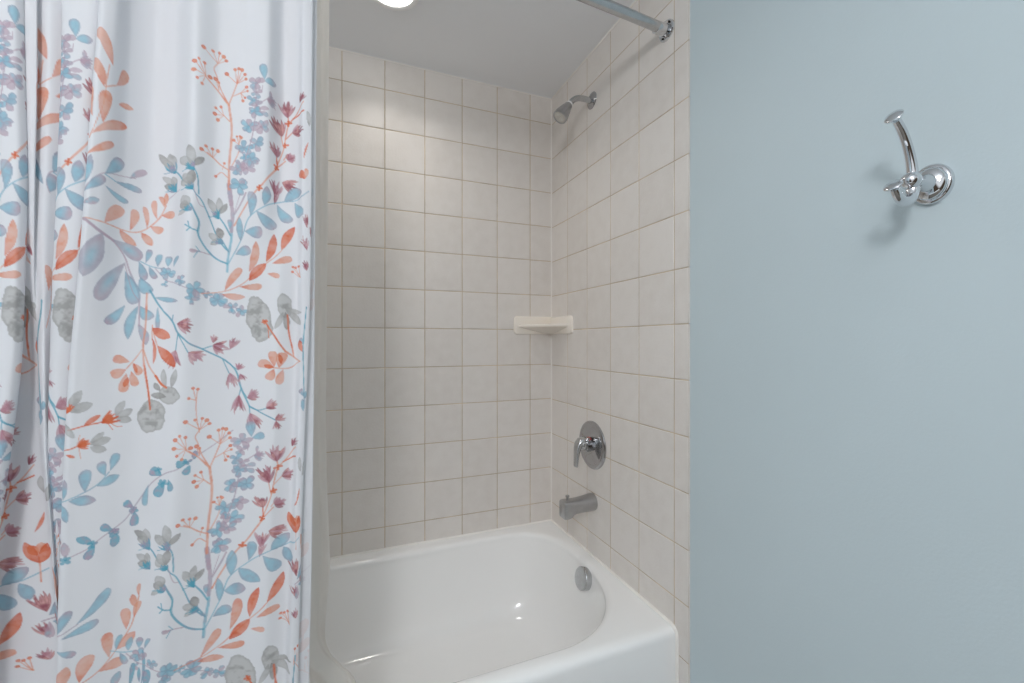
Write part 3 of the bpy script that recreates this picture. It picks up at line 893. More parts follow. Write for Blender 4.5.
NODES = """
-1507.1 -785 -757.3 -1507.1 -785 -757.3 -1507.1 -785 -757.3 -1507.1 -785 -757.3 -1507.1 -785 -757.3 -1507.1 -785 -757.3 -1507.1 -785 -757.3 -1507.1 -785 -757.3 -1507.1 -785 -757.3 -1507.1 -785 -757.3 -1507.1 -785 -757.3 -1507.1 -785 -757.3 -1507.1 -785 -757.3
-1447 -830 -728.2 -1447 -830 -728.2 -1447 -830 -728.2 -1447 -830 -728.2 -1447 -830 -728.2 -1447 -830 -728.2 -1447 -830 -728.2 -1447 -830 -728.2 -1447 -830 -728.2 -1447 -830 -728.2 -1447 -830 -728.2 -1447 -830 -728.2 -1447 -830 -728.2
-1435.2 -800 -690.7 -1435.2 -800 -690.7 -1435.2 -800 -690.7 -1435.2 -800 -690.7 -1435.2 -800 -690.7 -1435.2 -800 -690.7 -1435.2 -800 -690.7 -1435.2 -800 -690.7 -1435.2 -800 -690.7 -1435.2 -800 -690.7 -1435.2 -800 -690.7 -1435.2 -800 -690.7 -1435.2 -800 -690.7
-1385.2 -830 -665.8 -1385.2 -830 -665.8 -1385.2 -830 -665.8 -1385.2 -830 -665.8 -1385.2 -830 -665.8 -1385.2 -830 -665.8 -1385.2 -830 -665.8 -1385.2 -830 -665.8 -1385.2 -830 -665.8 -1385.2 -830 -665.8 -1385.2 -830 -665.8 -1385.2 -830 -665.8 -1385.2 -830 -665.8
-1359.2 -832 -637.8 -1359.2 -832 -637.8 -1359.2 -832 -637.8 -1357.6 -832 -637.8 -1354.8 -832 -637.8 -1357.2 -832 -637.8 -1361.8 -832 -637.8 -1375.5 -832 -637.8 -1391.1 -832 -637.8 -1400.1 -832 -637.8 -1400.9 -832 -637.8 -1400.9 -832 -637.8 -1400.9 -832 -637.8
-1340.3 -832 -616.8 -1340.3 -832 -616.8 -1340.3 -832 -616.8 -1338.7 -832 -616.8 -1335.8 -832 -616.8 -1338.3 -832 -616.8 -1343 -832 -616.8 -1356.7 -832 -616.8 -1372.6 -832 -616.8 -1381.9 -832 -616.8 -1383 -832 -616.8 -1383 -832 -616.8 -1383 -832 -616.8
-1336.5 -822 -605.8 -1336.5 -822 -605.8 -1336.5 -822 -605.8 -1334.7 -822 -605.8 -1332 -822 -605.8 -1334.5 -822 -605.8 -1339.2 -822 -605.8 -1352.8 -822 -605.8 -1369.1 -822 -605.8 -1378.6 -822 -605.8 -1380.1 -822 -605.8 -1380.1 -822 -605.8 -1380.1 -822 -605.8
-1353.4 -803 -599.8 -1353.4 -803 -599.8 -1353.4 -803 -599.8 -1351.5 -803 -599.8 -1348.9 -803 -599.8 -1351.4 -803 -599.8 -1356.1 -803 -599.8 -1369.5 -803 -599.8 -1385.9 -803 -599.8 -1395.6 -803 -599.8 -1397.6 -803 -599.8 -1397.6 -803 -599.8 -1397.6 -803 -599.8
-1365 -790 -430 -1365 -790 -430 -1365 -790 -430 -1363 -790 -430 -1360.5 -790 -471.8 -1363 -790 -585 -1367.6 -790 -585 -1378.2 -790 -585 -1390.5 -790 -585 -1400.4 -790 -585 -1402.9 -790 -585 -1402.9 -790 -585 -1402.9 -790 -585
-1336.9 -819 -410 -1336.9 -819 -410 -1336.9 -819 -410 -1334.2 -819 -410 -1331.5 -818.6 -446.4 -1339.8 -810 -565 -1354.6 -793 -567.8 -1373.5 -783 -578.6 -1388.5 -783 -587.4 -1397.3 -783 -590 -1400.1 -783 -590 -1400.1 -783 -590 -1400.1 -783 -590
-1328.3 -820 -395 -1328.3 -820 -395 -1328.3 -820 -395 -1327.4 -820 -395 -1328.6 -819.6 -427 -1334.6 -809.6 -555 -1343.6 -790.8 -555 -1351.6 -780 -555 -1354.8 -780 -555 -1354.8 -780 -555 -1354.8 -780 -555 -1354.8 -780 -555 -1354.8 -780 -555
-1323 -819 -375 -1323 -819 -375 -1323 -819 -375 -1323 -819 -375 -1325.6 -818.6 -408.3 -1330 -810.7 -545 -1331.9 -798.2 -543.6 -1333.9 -786 -536.6 -1322.8 -786 -527.9 -1314.6 -786 -523.7 -1312.6 -786 -522 -1312.6 -786 -522 -1312.6 -786 -522
-1327.8 -806 -355 -1327.8 -806 -355 -1327.8 -806 -355 -1327.8 -806 -355 -1330.2 -806 -379 -1330.6 -806 -530.7 -1326.2 -806 -533.6 -1321.9 -806 -527.8 -1310.8 -806 -522.2 -1303 -806 -519 -1301.2 -806 -518 -1301.2 -806 -518 -1301.2 -806 -518
-1309.9 -812 -342 -1309.9 -812 -342 -1309.9 -812 -342 -1310.9 -812 -342 -1314.9 -812 -364 -1317.5 -812 -515.7 -1317 -812 -521.4 -1314.8 -812 -523.1 -1306.2 -812 -517.6 -1298.8 -812 -513.4 -1297.2 -812 -512 -1297.2 -812 -512 -1297.2 -812 -512
-1297.1 -803 -325 -1297.1 -803 -325 -1297.2 -803 -325 -1299.3 -803 -325 -1305.1 -803 -348.7 -1310 -803 -491.6 -1313.4 -803 -502.8 -1313.4 -803 -510 -1307.4 -803 -507.8 -1300.2 -803 -502.5 -1298.3 -803 -500 -1298.3 -803 -500 -1298.3 -803 -500
-1289.6 -795 -260 -1289.6 -795 -260 -1289.8 -795 -260 -1291.9 -795 -260 -1297.8 -795 -260 -1302.7 -795 -260 -1306.2 -795 -260 -1306.2 -795 -260 -1300.5 -795 -260 -1292.9 -795 -260 -1290.8 -795 -260 -1290.8 -795 -260 -1290.8 -795 -260
-1292 -806 -200 -1292 -806 -200 -1292.1 -806 -200 -1294.2 -806 -200 -1300 -806 -200 -1304.9 -806 -200 -1308.3 -806 -200 -1308.3 -806 -200 -1302.3 -806 -200 -1295.1 -806 -200 -1293.2 -806 -200 -1293.2 -806 -200 -1293.2 -806 -200
-1290.6 -822 -138.8 -1290.6 -822 -138.8 -1290.6 -822 -138.8 -1292.7 -822 -138.8 -1297 -822 -138.8 -1302.4 -821 -138.8 -1310.1 -813 -138.8 -1314.7 -806.2 -138.8 -1311 -802.1 -138.8 -1303 -801 -138.8 -1300.5 -801 -138.8 -1300.5 -801 -138.8 -1300.5 -801 -138.8
-1270.4 -832 -119.6 -1270.4 -832 -119.6 -1270.4 -832 -119.6 -1274.5 -832 -121.8 -1280.2 -832 -123.2 -1287.2 -830.6 -124.7 -1298.6 -819.4 -127.1 -1306.1 -810.5 -129.1 -1306.7 -804.6 -132.7 -1300.5 -803 -137.1 -1296.8 -803 -138.6 -1296.8 -803 -138.6 -1296.8 -803 -138.6
-1243.2 -826 -89.5 -1243.2 -826 -89.5 -1243.5 -826 -89.7 -1252 -826 -96.1 -1260.4 -826 -99.9 -1270.2 -824.6 -104.2 -1285 -815 -111 -1295.1 -807.9 -116.5 -1300.4 -803.1 -126.8 -1298.8 -802 -139.5 -1296.3 -802 -143.9 -1296.3 -802 -143.9 -1296.3 -802 -143.9
-1237.5 -812 -77.5 -1237.5 -812 -77.5 -1238.5 -812 -78.3 -1247.1 -812 -84.5 -1255.5 -812 -88.1 -1265.2 -811.1 -92.4 -1278.1 -805.6 -98.9 -1286.9 -801.3 -104.4 -1292.2 -799.6 -114.4 -1296.4 -799 -127.3 -1298.4 -799 -131.9 -1298.4 -799 -131.9 -1298.4 -799 -131.9
-1238.4 -800 -20 -1238.4 -800 -20 -1240 -800 -20 -1248.6 -800 -20 -1257 -800 -20 -1266.3 -800 -20 -1276.8 -800 -20 -1283.7 -800 -20 -1288.2 -800 -20 -1292.2 -800 -20 -1294.2 -800 -20 -1294.2 -800 -20 -1294.2 -800 -20
-1238.6 -822 132.2 -1238.6 -822 132.2 -1239.1 -822 131.8 -1247.6 -822 125.3 -1256 -822 120.6 -1265.8 -820.9 118.1 -1279.6 -813.3 115.2 -1288.9 -808 118 -1294.5 -805.6 123.4 -1298.7 -805 129.4 -1300.5 -805 132 -1300.5 -805 132 -1300.5 -805 132
-1239.5 -835 138.2 -1239.5 -835 138.2 -1239.5 -835 138.2 -1247.9 -835 131.6 -1256.3 -835 126.7 -1265.9 -834.1 124.2 -1279.4 -827.3 121.2 -1288.8 -821.5 124.1 -1294.9 -818 129.7 -1299.3 -817 135.7 -1300.8 -817 138 -1300.8 -817 138 -1300.8 -817 138
-1231.6 -842 143.4 -1231.6 -842 143.4 -1231.6 -842 143.4 -1239.9 -842 136.9 -1248.3 -842 131.8 -1258 -840.8 129.3 -1272.9 -831 126.3 -1282.8 -824.1 129.2 -1289.1 -820 134.7 -1293.5 -819 140.8 -1295.1 -819 143 -1295.1 -819 143 -1295.1 -819 143
-1221.4 -836 156.5 -1221.4 -836 156.5 -1221.6 -836 156.3 -1230.2 -836 149.6 -1238.7 -836 144.7 -1248.4 -834.9 142.1 -1262.4 -827 139 -1272.1 -820.6 141.8 -1278.3 -816.6 147.3 -1283 -815 153.3 -1284.8 -815 155.8 -1284.8 -815 155.8 -1284.8 -815 155.8
-1211.7 -797 181.6 -1211.7 -797 181.6 -1212.2 -797 181.6 -1214.4 -797 181.6 -1218.2 -798.2 181.6 -1222.8 -804 181.6 -1228.8 -808 181.6 -1238.4 -808 181.6 -1248.3 -808 181.6 -1258.2 -808 181.6 -1263.1 -808 181.6 -1263.1 -808 181.6 -1263.1 -808 181.6
-1186.2 -774 214.5 -1186.2 -774 214.5 -1187.2 -774 214.5 -1189.5 -774 214.5 -1192.7 -777.8 214.5 -1195.2 -790.2 214.5 -1200 -798 214.5 -1209.6 -798 214.5 -1219.5 -798 214.5 -1229.5 -798 214.5 -1235.4 -798 214.5 -1235.4 -798 214.5 -1235.4 -798 214.5
-1154.6 -782 242.7 -1154.6 -782 242.7 -1155.6 -782 242.7 -1158 -782 242.7 -1161.8 -784.3 242.7 -1166.3 -791.6 242.7 -1172.2 -797 242.7 -1181.8 -797 242.7 -1191.7 -797 242.7 -1201.6 -797 242.7 -1208.1 -797 242.7 -1208.1 -797 242.7 -1208.1 -797 242.7
-1110.7 -824 274.7 -1110.7 -824 274.7 -1111.4 -824 274.7 -1113.6 -824 274.7 -1117.9 -824 274.7 -1125.5 -821.4 274.7 -1135.7 -812 274.7 -1145.2 -812 274.7 -1155 -812 274.7 -1164.7 -812 274.7 -1171.2 -812 274.7 -1171.2 -812 274.7 -1171.2 -812 274.7
-1081.9 -803 309.3 -1081.9 -803 309.3 -1082.9 -803 309.3 -1085.2 -803 309.3 -1089.8 -803 309.3 -1096.4 -803 309.3 -1103.8 -803 309.3 -1113.2 -803 309.3 -1122.8 -803 309.3 -1132.5 -803 309.3 -1139.9 -803 309.3 -1139.9 -803 309.3 -1139.9 -803 309.3
-1043.2 -806 348.2 -1043.2 -806 348.2 -1044.3 -806 348.2 -1046.4 -806 348.2 -1050.5 -806 348.2 -1057 -803.4 348.2 -1065.2 -796 348.2 -1073.5 -796 348.2 -1082.1 -796 348.2 -1090.7 -796 348.2 -1098.3 -796 348.2 -1098.3 -796 348.2 -1098.3 -796 348.2
-1002.9 -818 388.6 -1002.9 -818 388.6 -1003.7 -818 388.6 -1005.4 -818 388.6 -1009.5 -812.5 388.6 -1015.8 -802 388.6 -1020.9 -802 388.6 -1027.4 -802 388.6 -1034.1 -802 388.6 -1040.7 -802 388.6 -1046.9 -802 388.6 -1047.1 -802 388.6 -1047.1 -802 388.6
-979.3 -786 417 -979.3 -786 417 -980.3 -786 417 -981.9 -786 417 -983.9 -794.7 417 -986.4 -808 417 -991 -808 417 -996.8 -808 417 -1002.8 -808 417 -1008.9 -808 417 -1014.5 -808 417 -1014.8 -808 417 -1014.8 -808 417
-953.9 -800 441.6 -953.9 -800 441.6 -954.3 -800 442 -954.9 -800 442.7 -955.5 -800 444.7 -956.4 -800 447.2 -958.6 -800 448.6 -963.1 -800 448.6 -968.1 -800 448.4 -972.6 -800 448.6 -977.1 -800 448.6 -977.9 -800 448.5 -977.9 -800 448.5
-943.9 -815 450.7 -943.9 -815 450.7 -944.4 -815 451 -945 -815 451.6 -945.6 -815 453.4 -946.4 -815 455.6 -948.6 -815 456.8 -953.2 -815 456.4 -958.2 -815 455.8 -962.7 -815 455.7 -967.2 -815 455.2 -967.8 -815 455.2 -967.8 -815 455.2
-936.2 -815 461.7 -936.2 -815 461.7 -936.9 -815 462 -937.7 -815 462.6 -938.5 -815 464.4 -939.6 -815 466.6 -942.8 -815 467.8 -948 -815 467.4 -953 -815 466.8 -956.7 -815 466.7 -960.5 -815 466.3 -961 -815 466.2 -961 -815 466.2
-928.5 -812 474.7 -928.5 -812 474.7 -929.5 -812 475 -930.6 -812 475.6 -931.5 -812 477.4 -933.1 -812 479.6 -937.2 -812 480.8 -943.1 -812 480.4 -947.9 -812 479.8 -951 -812 479.7 -954 -812 479.3 -954.5 -812 479.2 -954.5 -812 479.2
-932.6 -804 484.7 -932.6 -804 484.7 -933.6 -804 485 -934.7 -804 485.7 -935.6 -804 487.4 -937.1 -804 489.6 -941.2 -804 490.8 -947.2 -804 490.4 -952 -804 489.8 -955 -804 489.7 -958.1 -804 489.3 -958.7 -804 489.2 -958.7 -804 489.2
-926.4 -800 490.7 -926.4 -800 490.7 -927.5 -800 491 -928.6 -800 491.7 -929.5 -800 493.5 -930.8 -800 495.7 -933.6 -800 496.8 -937.8 -800 496.5 -941.5 -800 495.8 -944.2 -800 495.7 -947.2 -800 495.3 -947.9 -800 495.2 -947.9 -800 495.2
-922.3 -797 506.7 -922.3 -797 506.7 -923.4 -797 507 -924.5 -797 507.7 -925.4 -797 509.5 -926.2 -797 511.7 -927.2 -797 512.8 -928.7 -797 512.5 -930.5 -797 511.8 -932.7 -797 511.7 -935.7 -797 511.3 -936.6 -797 511.2 -936.6 -797 511.2
-930 -788 514.7 -930 -788 514.7 -931.2 -788 515 -932.3 -788 515.7 -933.1 -788 517.5 -933.9 -788 519.7 -934.9 -788 520.8 -936.5 -788 520.5 -938.2 -788 519.8 -940.4 -788 519.7 -943.4 -788 519.3 -944.3 -788 519.2 -944.3 -788 519.2
"""

# ------------------------------------------------------------------ printed cloth: a dye pattern drawn in millimetres on the fabric
INK = {  # body, edge or heart of the stroke, strength
    'b': ('#86BDD0', '#649FB8', .9), 'B': ('#5FA9BF', '#4595AF', .92), 'p': ('#BCA6B4', '#A98DA0', .85), 'P': ('#B9A5B3', '#9DB9C8', .9),
    'v': ('#9DB6CA', '#86B4C8', .88), 'o': ('#E3A48A', '#D98467', .84), 'O': ('#DE7A54', '#D25A2E', .92), 'g': ('#BDBDBC', '#9C9C9B', .84),
    'G': ('#A3A19F', '#82807D', .88), 'r': ('#A0606C', '#8A4654', .92), 'm': ('#BE8E9A', '#A87482', .86)}
SECOND = {'b': '#BFA0AE', 'p': '#9DBCCB', 'P': '#9FC2D0', 'v': '#C3A8B6', 'o': '#D9683F', 'O': '#C9471E', 'g': '#8B8987', 'G': '#6B6865', 'r': '#D8A7A4', 'm': '#D9B7BC', 'B': '#B4A0B4'}
PX = .5                                    # mm per cell
PU, PV = 500.0, 662.0                      # repeat of the print
H0, H1 = 420.0, 1760.0
GW, GH = int(PU/PX), int((H1-H0)/PX)
rng = np.random.default_rng(5)
def smooth_noise(h, w, cell):
    a = rng.random((h//cell+3, w//cell+3)); yy = np.arange(h)/cell; xx = np.arange(w)/cell
    y0 = yy.astype(int); x0 = xx.astype(int); fy = (yy-y0)[:, None]; fx = (xx-x0)[None]
    fy = fy*fy*(3-2*fy); fx = fx*fx*(3-2*fx)
    return (a[y0][:, x0]*(1-fy)+a[y0+1][:, x0]*fy)*(1-fx)+(a[y0][:, x0+1]*(1-fy)+a[y0+1][:, x0+1]*fy)*fx
WASH = .55*smooth_noise(GH, GW, 22)+.3*smooth_noise(GH, GW, 9)+.15*smooth_noise(GH, GW, 4)
CLOTH = np.array(srgb('#E6E7EB'))
print_map = np.ones((GH, GW, 3))*CLOTH
def window(u0, u1, v0, v1):
    i0, i1 = max(0, int((v0-H0)/PX)-2), min(GH, int((v1-H0)/PX)+3)
    j0, j1 = int(u0/PX)-2, int(u1/PX)+3
    if i1 <= i0: return None
    jj = np.arange(j0, j1)
    return slice(i0, i1), jj % GW, (jj+.5)[None]*PX, (np.arange(i0, i1)+.5)[:, None]*PX+H0
def dye(w, alpha, col):
    sl, jj = w[0], w[1]
    cur = print_map[sl][:, jj]
    a = np.clip(alpha, 0, 1)[..., None]
    print_map[sl.start:sl.stop, jj] = cur*(1-a)+col*a
def lin(h): return np.array(srgb(h))
def leaf(t, bu, bv, tu, tv, w, pointed=None, heart=True):
    L = math.hypot(tu-bu, tv-bv)+1e-6; W = w
    win = window(min(bu, tu)-W, max(bu, tu)+W, min(bv, tv)-W, max(bv, tv)+W)
    if win is None: return
    U, V = win[2], win[3]
    du, dv = (tu-bu)/L, (tv-bv)/L
    s = ((U-bu)*du+(V-bv)*dv)/L; q = -(U-bu)*dv+(V-bv)*du
    bend = rng.uniform(-.07, .07)*L; q = q-bend*4*s*(1-s)
    if pointed is None: pointed = t in 'OgG' or rng.random() < .3
    a, b = (.95, .8) if pointed else (1.05, .42)
    nrm = (a/(a+b))**a*(b/(a+b))**b
    sc = np.clip(s, 1e-4, 1-1e-4)
    h = .5*W*sc**a*(1-sc)**b/nrm
    n = WASH[win[0]][:, win[1]]
    h = h*(1+.16*(n-.5))
    d = (h-np.abs(q))
    m = np.clip(d/PX+.5, 0, 1)*(s > 0)*(s < 1)
    edge = np.clip(1-d/(.18*W+.6), 0, 1)*.45
    body, rim, k = INK[t]
    mixv = np.clip((n-.42)*3.2, 0, 1) if t not in 'oOgG' else np.clip((n-.5)*2.2, 0, 1)*.7
    if t in 'gGoO': mixv = np.clip(mixv*.5+(np.clip(.42-s, 0, 1)*1.6 if rng.random() < .75 else np.clip(s-.6, 0, 1)*1.4), 0, 1)
    elif t == 'b':
        mixv = np.clip(mixv*.25+np.clip(s-rng.uniform(.45, 1.0), 0, 1)*2.0+edge*1.0, 0, .85)
    elif t == 'P':
        mixv = np.clip(1.15-np.hypot((s-.55)*2.6, q/(.40*W)), 0, 1)
    col = lin(body)[None, None]*(1-mixv[..., None])+lin(SECOND[t])*mixv[..., None]
    col = col*(1-edge[..., None])+lin(rim)*edge[..., None]
    dye(win, m*k*(.70+.42*n), col)
def stroke(t, w, pts):
    P = spline([(pts[i], pts[i+1]) for i in range(0, len(pts), 2)], 6) if len(pts) > 4 else [np.array(pts[:2]), np.array(pts[2:4])]
    us = [p[0] for p in P]; vs = [p[1] for p in P]; w = max(w, 1.15)
    win = window(min(us)-w, max(us)+w, min(vs)-w, max(vs)+w)
    if win is None: return
    U, V = win[2], win[3]; D = np.full((V.shape[0], U.shape[1]), 1e9)
    for a, b in zip(P, P[1:]):
        ab = b-a; l2 = ab@ab+1e-9
        tt = np.clip(((U-a[0])*ab[0]+(V-a[1])*ab[1])/l2, 0, 1)
        D = np.minimum(D, np.hypot(U-a[0]-tt*ab[0], V-a[1]-tt*ab[1]))
    n = WASH[win[0]][:, win[1]]
    m = np.clip((w*.5*(.8+.45*n)-D)/PX+.5, 0, 1)
    body, rim, k = INK[t]
    mix = np.clip((n-.5)*2, 0, 1)[..., None]*.7
    dye(win, m*k*(.8+.25*n), lin(body)*(1-mix)+lin(SECOND[t])*mix)
def flower(t, bu, bv, tu, tv, w):           # a ragged fan of narrow petals
    L = math.hypot(tu-bu, tv-bv); a0 = math.atan2(tv-bv, tu-bu)
    sp = math.atan2(w*.68, L*.8)
    leaf(t, bu, bv, bu+(tu-bu)*.66, bv+(tv-bv)*.66, w*.62, False)
    for k in range(8):
        f = (k/7-.5)*2; a = a0+f*sp+rng.uniform(-.08, .08); l = L*(1-.12*abs(f))*rng.uniform(.78, 1.15)
        leaf(t if rng.random() < .75 else {'r': 'm', 'm': 'r'}.get(t, t), bu, bv, bu+l*math.cos(a), bv+l*math.sin(a), w*.21, True)
def floret(t, u, v, s, n, rot):
    for k in range(int(n)):
        a = rot+2*PI*k/n+rng.uniform(-.3, .3); l = s*.95*rng.uniform(.75, 1.15)
        tt = t if t not in 'v' else ('b' if rng.random() < .55 else 'p')
        if t == 'b' and rng.random() < .18: tt = 'p'
        leaf(tt, u-.15*s*math.cos(a), v-.15*s*math.sin(a), u+l*math.cos(a), v+l*math.sin(a), s*.62, rng.random() < .35)
def berry(t, u, v, r):
    win = window(u-2*r, u+2*r, v-2*r, v+2*r)
    if win is None: return
    d = np.hypot(win[2]-u, win[3]-v); m = np.clip((r-d)/PX+.5, 0, 1)
    e = np.clip(d/r, 0, 1)[..., None]**2
    dye(win, m*.9, lin(INK['o'][0])*(1-e)*.5+lin('#E08A68')*(1-e)*.5+lin('#D65A34' if t == 'O' else '#DD8A6C')*e)
def pod(t, u, v, w, h, rot):
    win = window(u-w, u+w, v-h, v+h)
    if win is None: return
    x = (win[2]-u)*math.cos(rot)+(win[3]-v)*math.sin(rot); y = -(win[2]-u)*math.sin(rot)+(win[3]-v)*math.cos(rot)
    n = WASH[win[0]][:, win[1]]
    ang = np.arctan2(y/h, x/w)
    r = np.hypot(x/(w*.5), y/(h*.5))*(1+.05*np.sin(2*ang+1)+.03*np.sin(5*ang+2)+.30*(n-.5))
    m = np.clip((1-r)*min(w, h)*.5/PX+.5, 0, 1)
    dk = np.clip((n-.46)*4, 0, 1)[..., None]; ed = np.clip((r-.8)*4, 0, .6)[..., None]
    col = lin('#C3C3C2')*(1-dk)+lin('#9C9B99')*dk; col = col*(1-ed)+lin('#A4A3A1')*ed
    dye(win, m*.88, col)
def draw(a, dv):
    k, t = a[0], a[1]; v = [float(x) for x in a[3:]]
    if k == 'S': stroke(t, v[0], [x+(dv if i % 2 else 0) for i, x in enumerate(v[1:])])
    elif k == 'L': leaf(t, v[0], v[1]+dv, v[2], v[3]+dv, v[4])
    elif k == 'J': flower(t, v[0], v[1]+dv, v[2], v[3]+dv, v[4])
    elif k == 'F': floret(t, v[0], v[1]+dv, *v[2:])
    elif k == 'B': berry(t, v[0], v[1]+dv, v[2])
    elif k == 'P': pod(t, v[0], v[1]+dv, v[2], v[3], v[4])
for line in ART.strip().split('\n'):
    a = line.split()
    for n in ((0, 1, 2) if a[2] == '1' else (0,)): draw(a, -PV*n)

# ------------------------------------------------------------------ shower curtain
ZL = np.array([2.06, 1.9, 1.74, 1.6, 1.45, 1.3, 1.15, 1.0, .85, .7, .56, .35, .12])
ND = np.array([[float(x) for x in l.split()] for l in NODES.strip().split('\n')]).reshape(-1, len(ZL), 3)
def curtain():
    zs = np.concatenate([np.linspace(2.06, 1.76, 40)[:-1], np.linspace(1.76, .49, 930), np.linspace(.49, .12, 50)[1:]])
    seg = []                                            # cells between one fold line and the next
    for a, b in zip(ND, ND[1:]):
        dx = np.abs(np.hypot(a[:, 0]-b[:, 0], a[:, 1]-b[:, 1])).max()
        seg.append(int(min(44, max(5, dx/1.35))))
    def rows(A):                                        # smooth in height: (nodes, heights, 3)
        out = np.zeros((A.shape[0], len(zs), 3)); zi = ZL[::-1]
        for i in range(A.shape[0]):
            for k in range(3):
                y = A[i, ::-1, k]; m = np.gradient(y, zi)
                j = np.clip(np.searchsorted(zi, zs)-1, 0, len(zi)-2); h = zi[j+1]-zi[j]; t = np.clip((zs-zi[j])/h, 0, 1)
                out[i, :, k] = (2*t**3-3*t**2+1)*y[j]+(t**3-2*t**2+t)*h*m[j]+(-2*t**3+3*t**2)*y[j+1]+(t**3-t**2)*h*m[j+1]
        return out
    K = rows(ND); n = K.shape[0]; cols = []
    for i in range(n-1):
        p0, p1, p2, p3 = K[max(i-1, 0)], K[i], K[i+1], K[min(i+2, n-1)]
        l0 = np.hypot(*(p1-p0)[:, :2].T)+1e-3; l1 = np.hypot(*(p2-p1)[:, :2].T)+1e-3; l2 = np.hypot(*(p3-p2)[:, :2].T)+1e-3
        m1 = ((p2-p1)/l1[:, None]*l0[:, None]+(p1-p0)/l0[:, None]*l1[:, None])/(l0+l1)[:, None]*l1[:, None]*.9
        m2 = ((p3-p2)/l2[:, None]*l1[:, None]+(p2-p1)/l1[:, None]*l2[:, None])/(l2+l1)[:, None]*l1[:, None]*.9
        for k in range(seg[i]):
            t = k/seg[i]
            c = (2*t**3-3*t**2+1)*p1+(t**3-2*t**2+t)*m1+(-2*t**3+3*t**2)*p2+(t**3-t**2)*m2
            c[:, 2] = p1[:, 2]*(1-t)+p2[:, 2]*t
            cols.append(c)
    cols.append(K[-1]); G = np.array(cols)              # (cols, rows, 3)
    nc, nr = G.shape[:2]
    X, Y, U = G[..., 0].copy(), G[..., 1].copy(), G[..., 2]
    Zm = np.broadcast_to(zs*1000, X.shape)
    # soft drape: slanting pulls in the broad flat panel
    wgt = np.clip((X+1290)/60, 0, 1)*np.clip((-960-X)/40, 0, 1)
    for (cx, cz, ang, wl, ln, am) in ((-1225, 830, .55, 26, 120, 2.6), (-1190, 760, .75, 30, 130, 2.0), (-1240, 930, .5, 30, 120, 1.8), (-1100, 1000, .2, 30, 200, 1.2), (-1060, 700, .5, 40, 150, 1.6), (-1150, 1250, -.2, 40, 220, 1.5), (-1010, 1560, -.1, 22, 150, 2.0)):
        a = (X-cx)*math.cos(ang)+(Zm-cz)*math.sin(ang)*-1; b = (X-cx)*math.sin(ang)+(Zm-cz)*math.cos(ang)
        Y += wgt*am*np.exp(-(a/wl)**2-(b/ln)**2)
    Y += wgt*.35*np.sin(X*.11+Zm*.012)*np.sin(Zm*.009+1)
    # the head of the cloth is gathered onto the rod
    lift = np.clip((Zm-1900)/160, 0, 1)**1.5
    Y = Y*(1-lift)+(RY*1000-30+(Y+805)*.18)*lift
    co = np.stack([X, Y, Zm], -1)/1000
    Y = np.where(Zm < 470, np.minimum(Y, -790), np.where(Zm < 560, np.minimum(Y, -790+(Zm-470)*.25), Y))
    co = np.stack([X, Y, Zm], -1)/1000
    # dye lookup
    u = (U/PX) % GW; v = np.where(Zm > 1745, 1745, np.where(Zm < 450, Zm+PV, Zm))
    vi = np.clip((v-H0)/PX-.5, 0, GH-1.001); u = u-.5
    i0 = vi.astype(int); fv = (vi-i0)[..., None]; j0 = np.floor(u).astype(int); fu = (u-j0)[..., None]
    S = lambda i, j: print_map[i, j % GW]
    col = (S(i0, j0)*(1-fv)+S(i0+1, j0)*fv)*(1-fu)+(S(i0, j0+1)*(1-fv)+S(i0+1, j0+1)*fv)*fu
    ncol = np.cumsum([0]+seg)
    b0 = ncol[n-4]                                      # the turned-back selvedge shows the pale wrong side of the print
    col[b0:] = col[b0:]*.22+CLOTH*.78
    wr = np.where(Zm > 1745, 1.0, 0)[..., None]; col = col*(1-wr)+CLOTH*wr
    me = bpy.data.meshes.new('shower_curtain')
    idx = np.arange(nc*nr).reshape(nc, nr)
    q = np.stack([idx[:-1, :-1], idx[:-1, 1:], idx[1:, 1:], idx[1:, :-1]], -1).reshape(-1, 4)
    me.vertices.add(nc*nr); me.vertices.foreach_set('co', co.reshape(-1).astype(np.float32))
    me.loops.add(q.size); me.loops.foreach_set('vertex_index', q.reshape(-1).astype(np.int32))
    me.polygons.add(len(q)); me.polygons.foreach_set('loop_start', np.arange(0, q.size, 4, dtype=np.int32))
    me.update(calc_edges=True)
    me.polygons.foreach_set('use_smooth', np.ones(len(q), bool))
    ca = me.color_attributes.new('print', 'FLOAT_COLOR', 'POINT')
    ca.data.foreach_set('color', np.concatenate([col.reshape(-1, 3), np.ones((nc*nr, 1))], 1).reshape(-1).astype(np.float32))
    m = bpy.data.materials.new('printed_cotton'); m.use_nodes = True; nt = m.node_tree; b = nt.nodes['Principled BSDF']
    at = nt.nodes.new('ShaderNodeAttribute'); at.attribute_name = 'print'
    nt.links.new(at.outputs['Color'], b.inputs['Base Color']); b.inputs['Roughness'].default_value = .75
    b.inputs['Specular IOR Level'].default_value = .25; b.inputs['Sheen Weight'].default_value = .08
    tc = nt.nodes.new('ShaderNodeTexCoord'); nz = nt.nodes.new('ShaderNodeTexNoise'); nz.inputs['Scale'].default_value = 500
    nt.links.new(tc.outputs['Object'], nz.inputs['Vector'])
    bp = nt.nodes.new('ShaderNodeBump'); bp.inputs['Strength'].default_value = .15; bp.inputs['Distance'].default_value = .001
    nt.links.new(nz.outputs['Fac'], bp.inputs['Height']); nt.links.new(bp.outputs['Normal'], b.inputs['Normal'])
    tr = nt.nodes.new('ShaderNodeBsdfTranslucent'); nt.links.new(at.outputs['Color'], tr.inputs['Color'])
    mx = nt.nodes.new('ShaderNodeMixShader'); mx.inputs['Fac'].default_value = .12
    out = nt.nodes['Material Output']
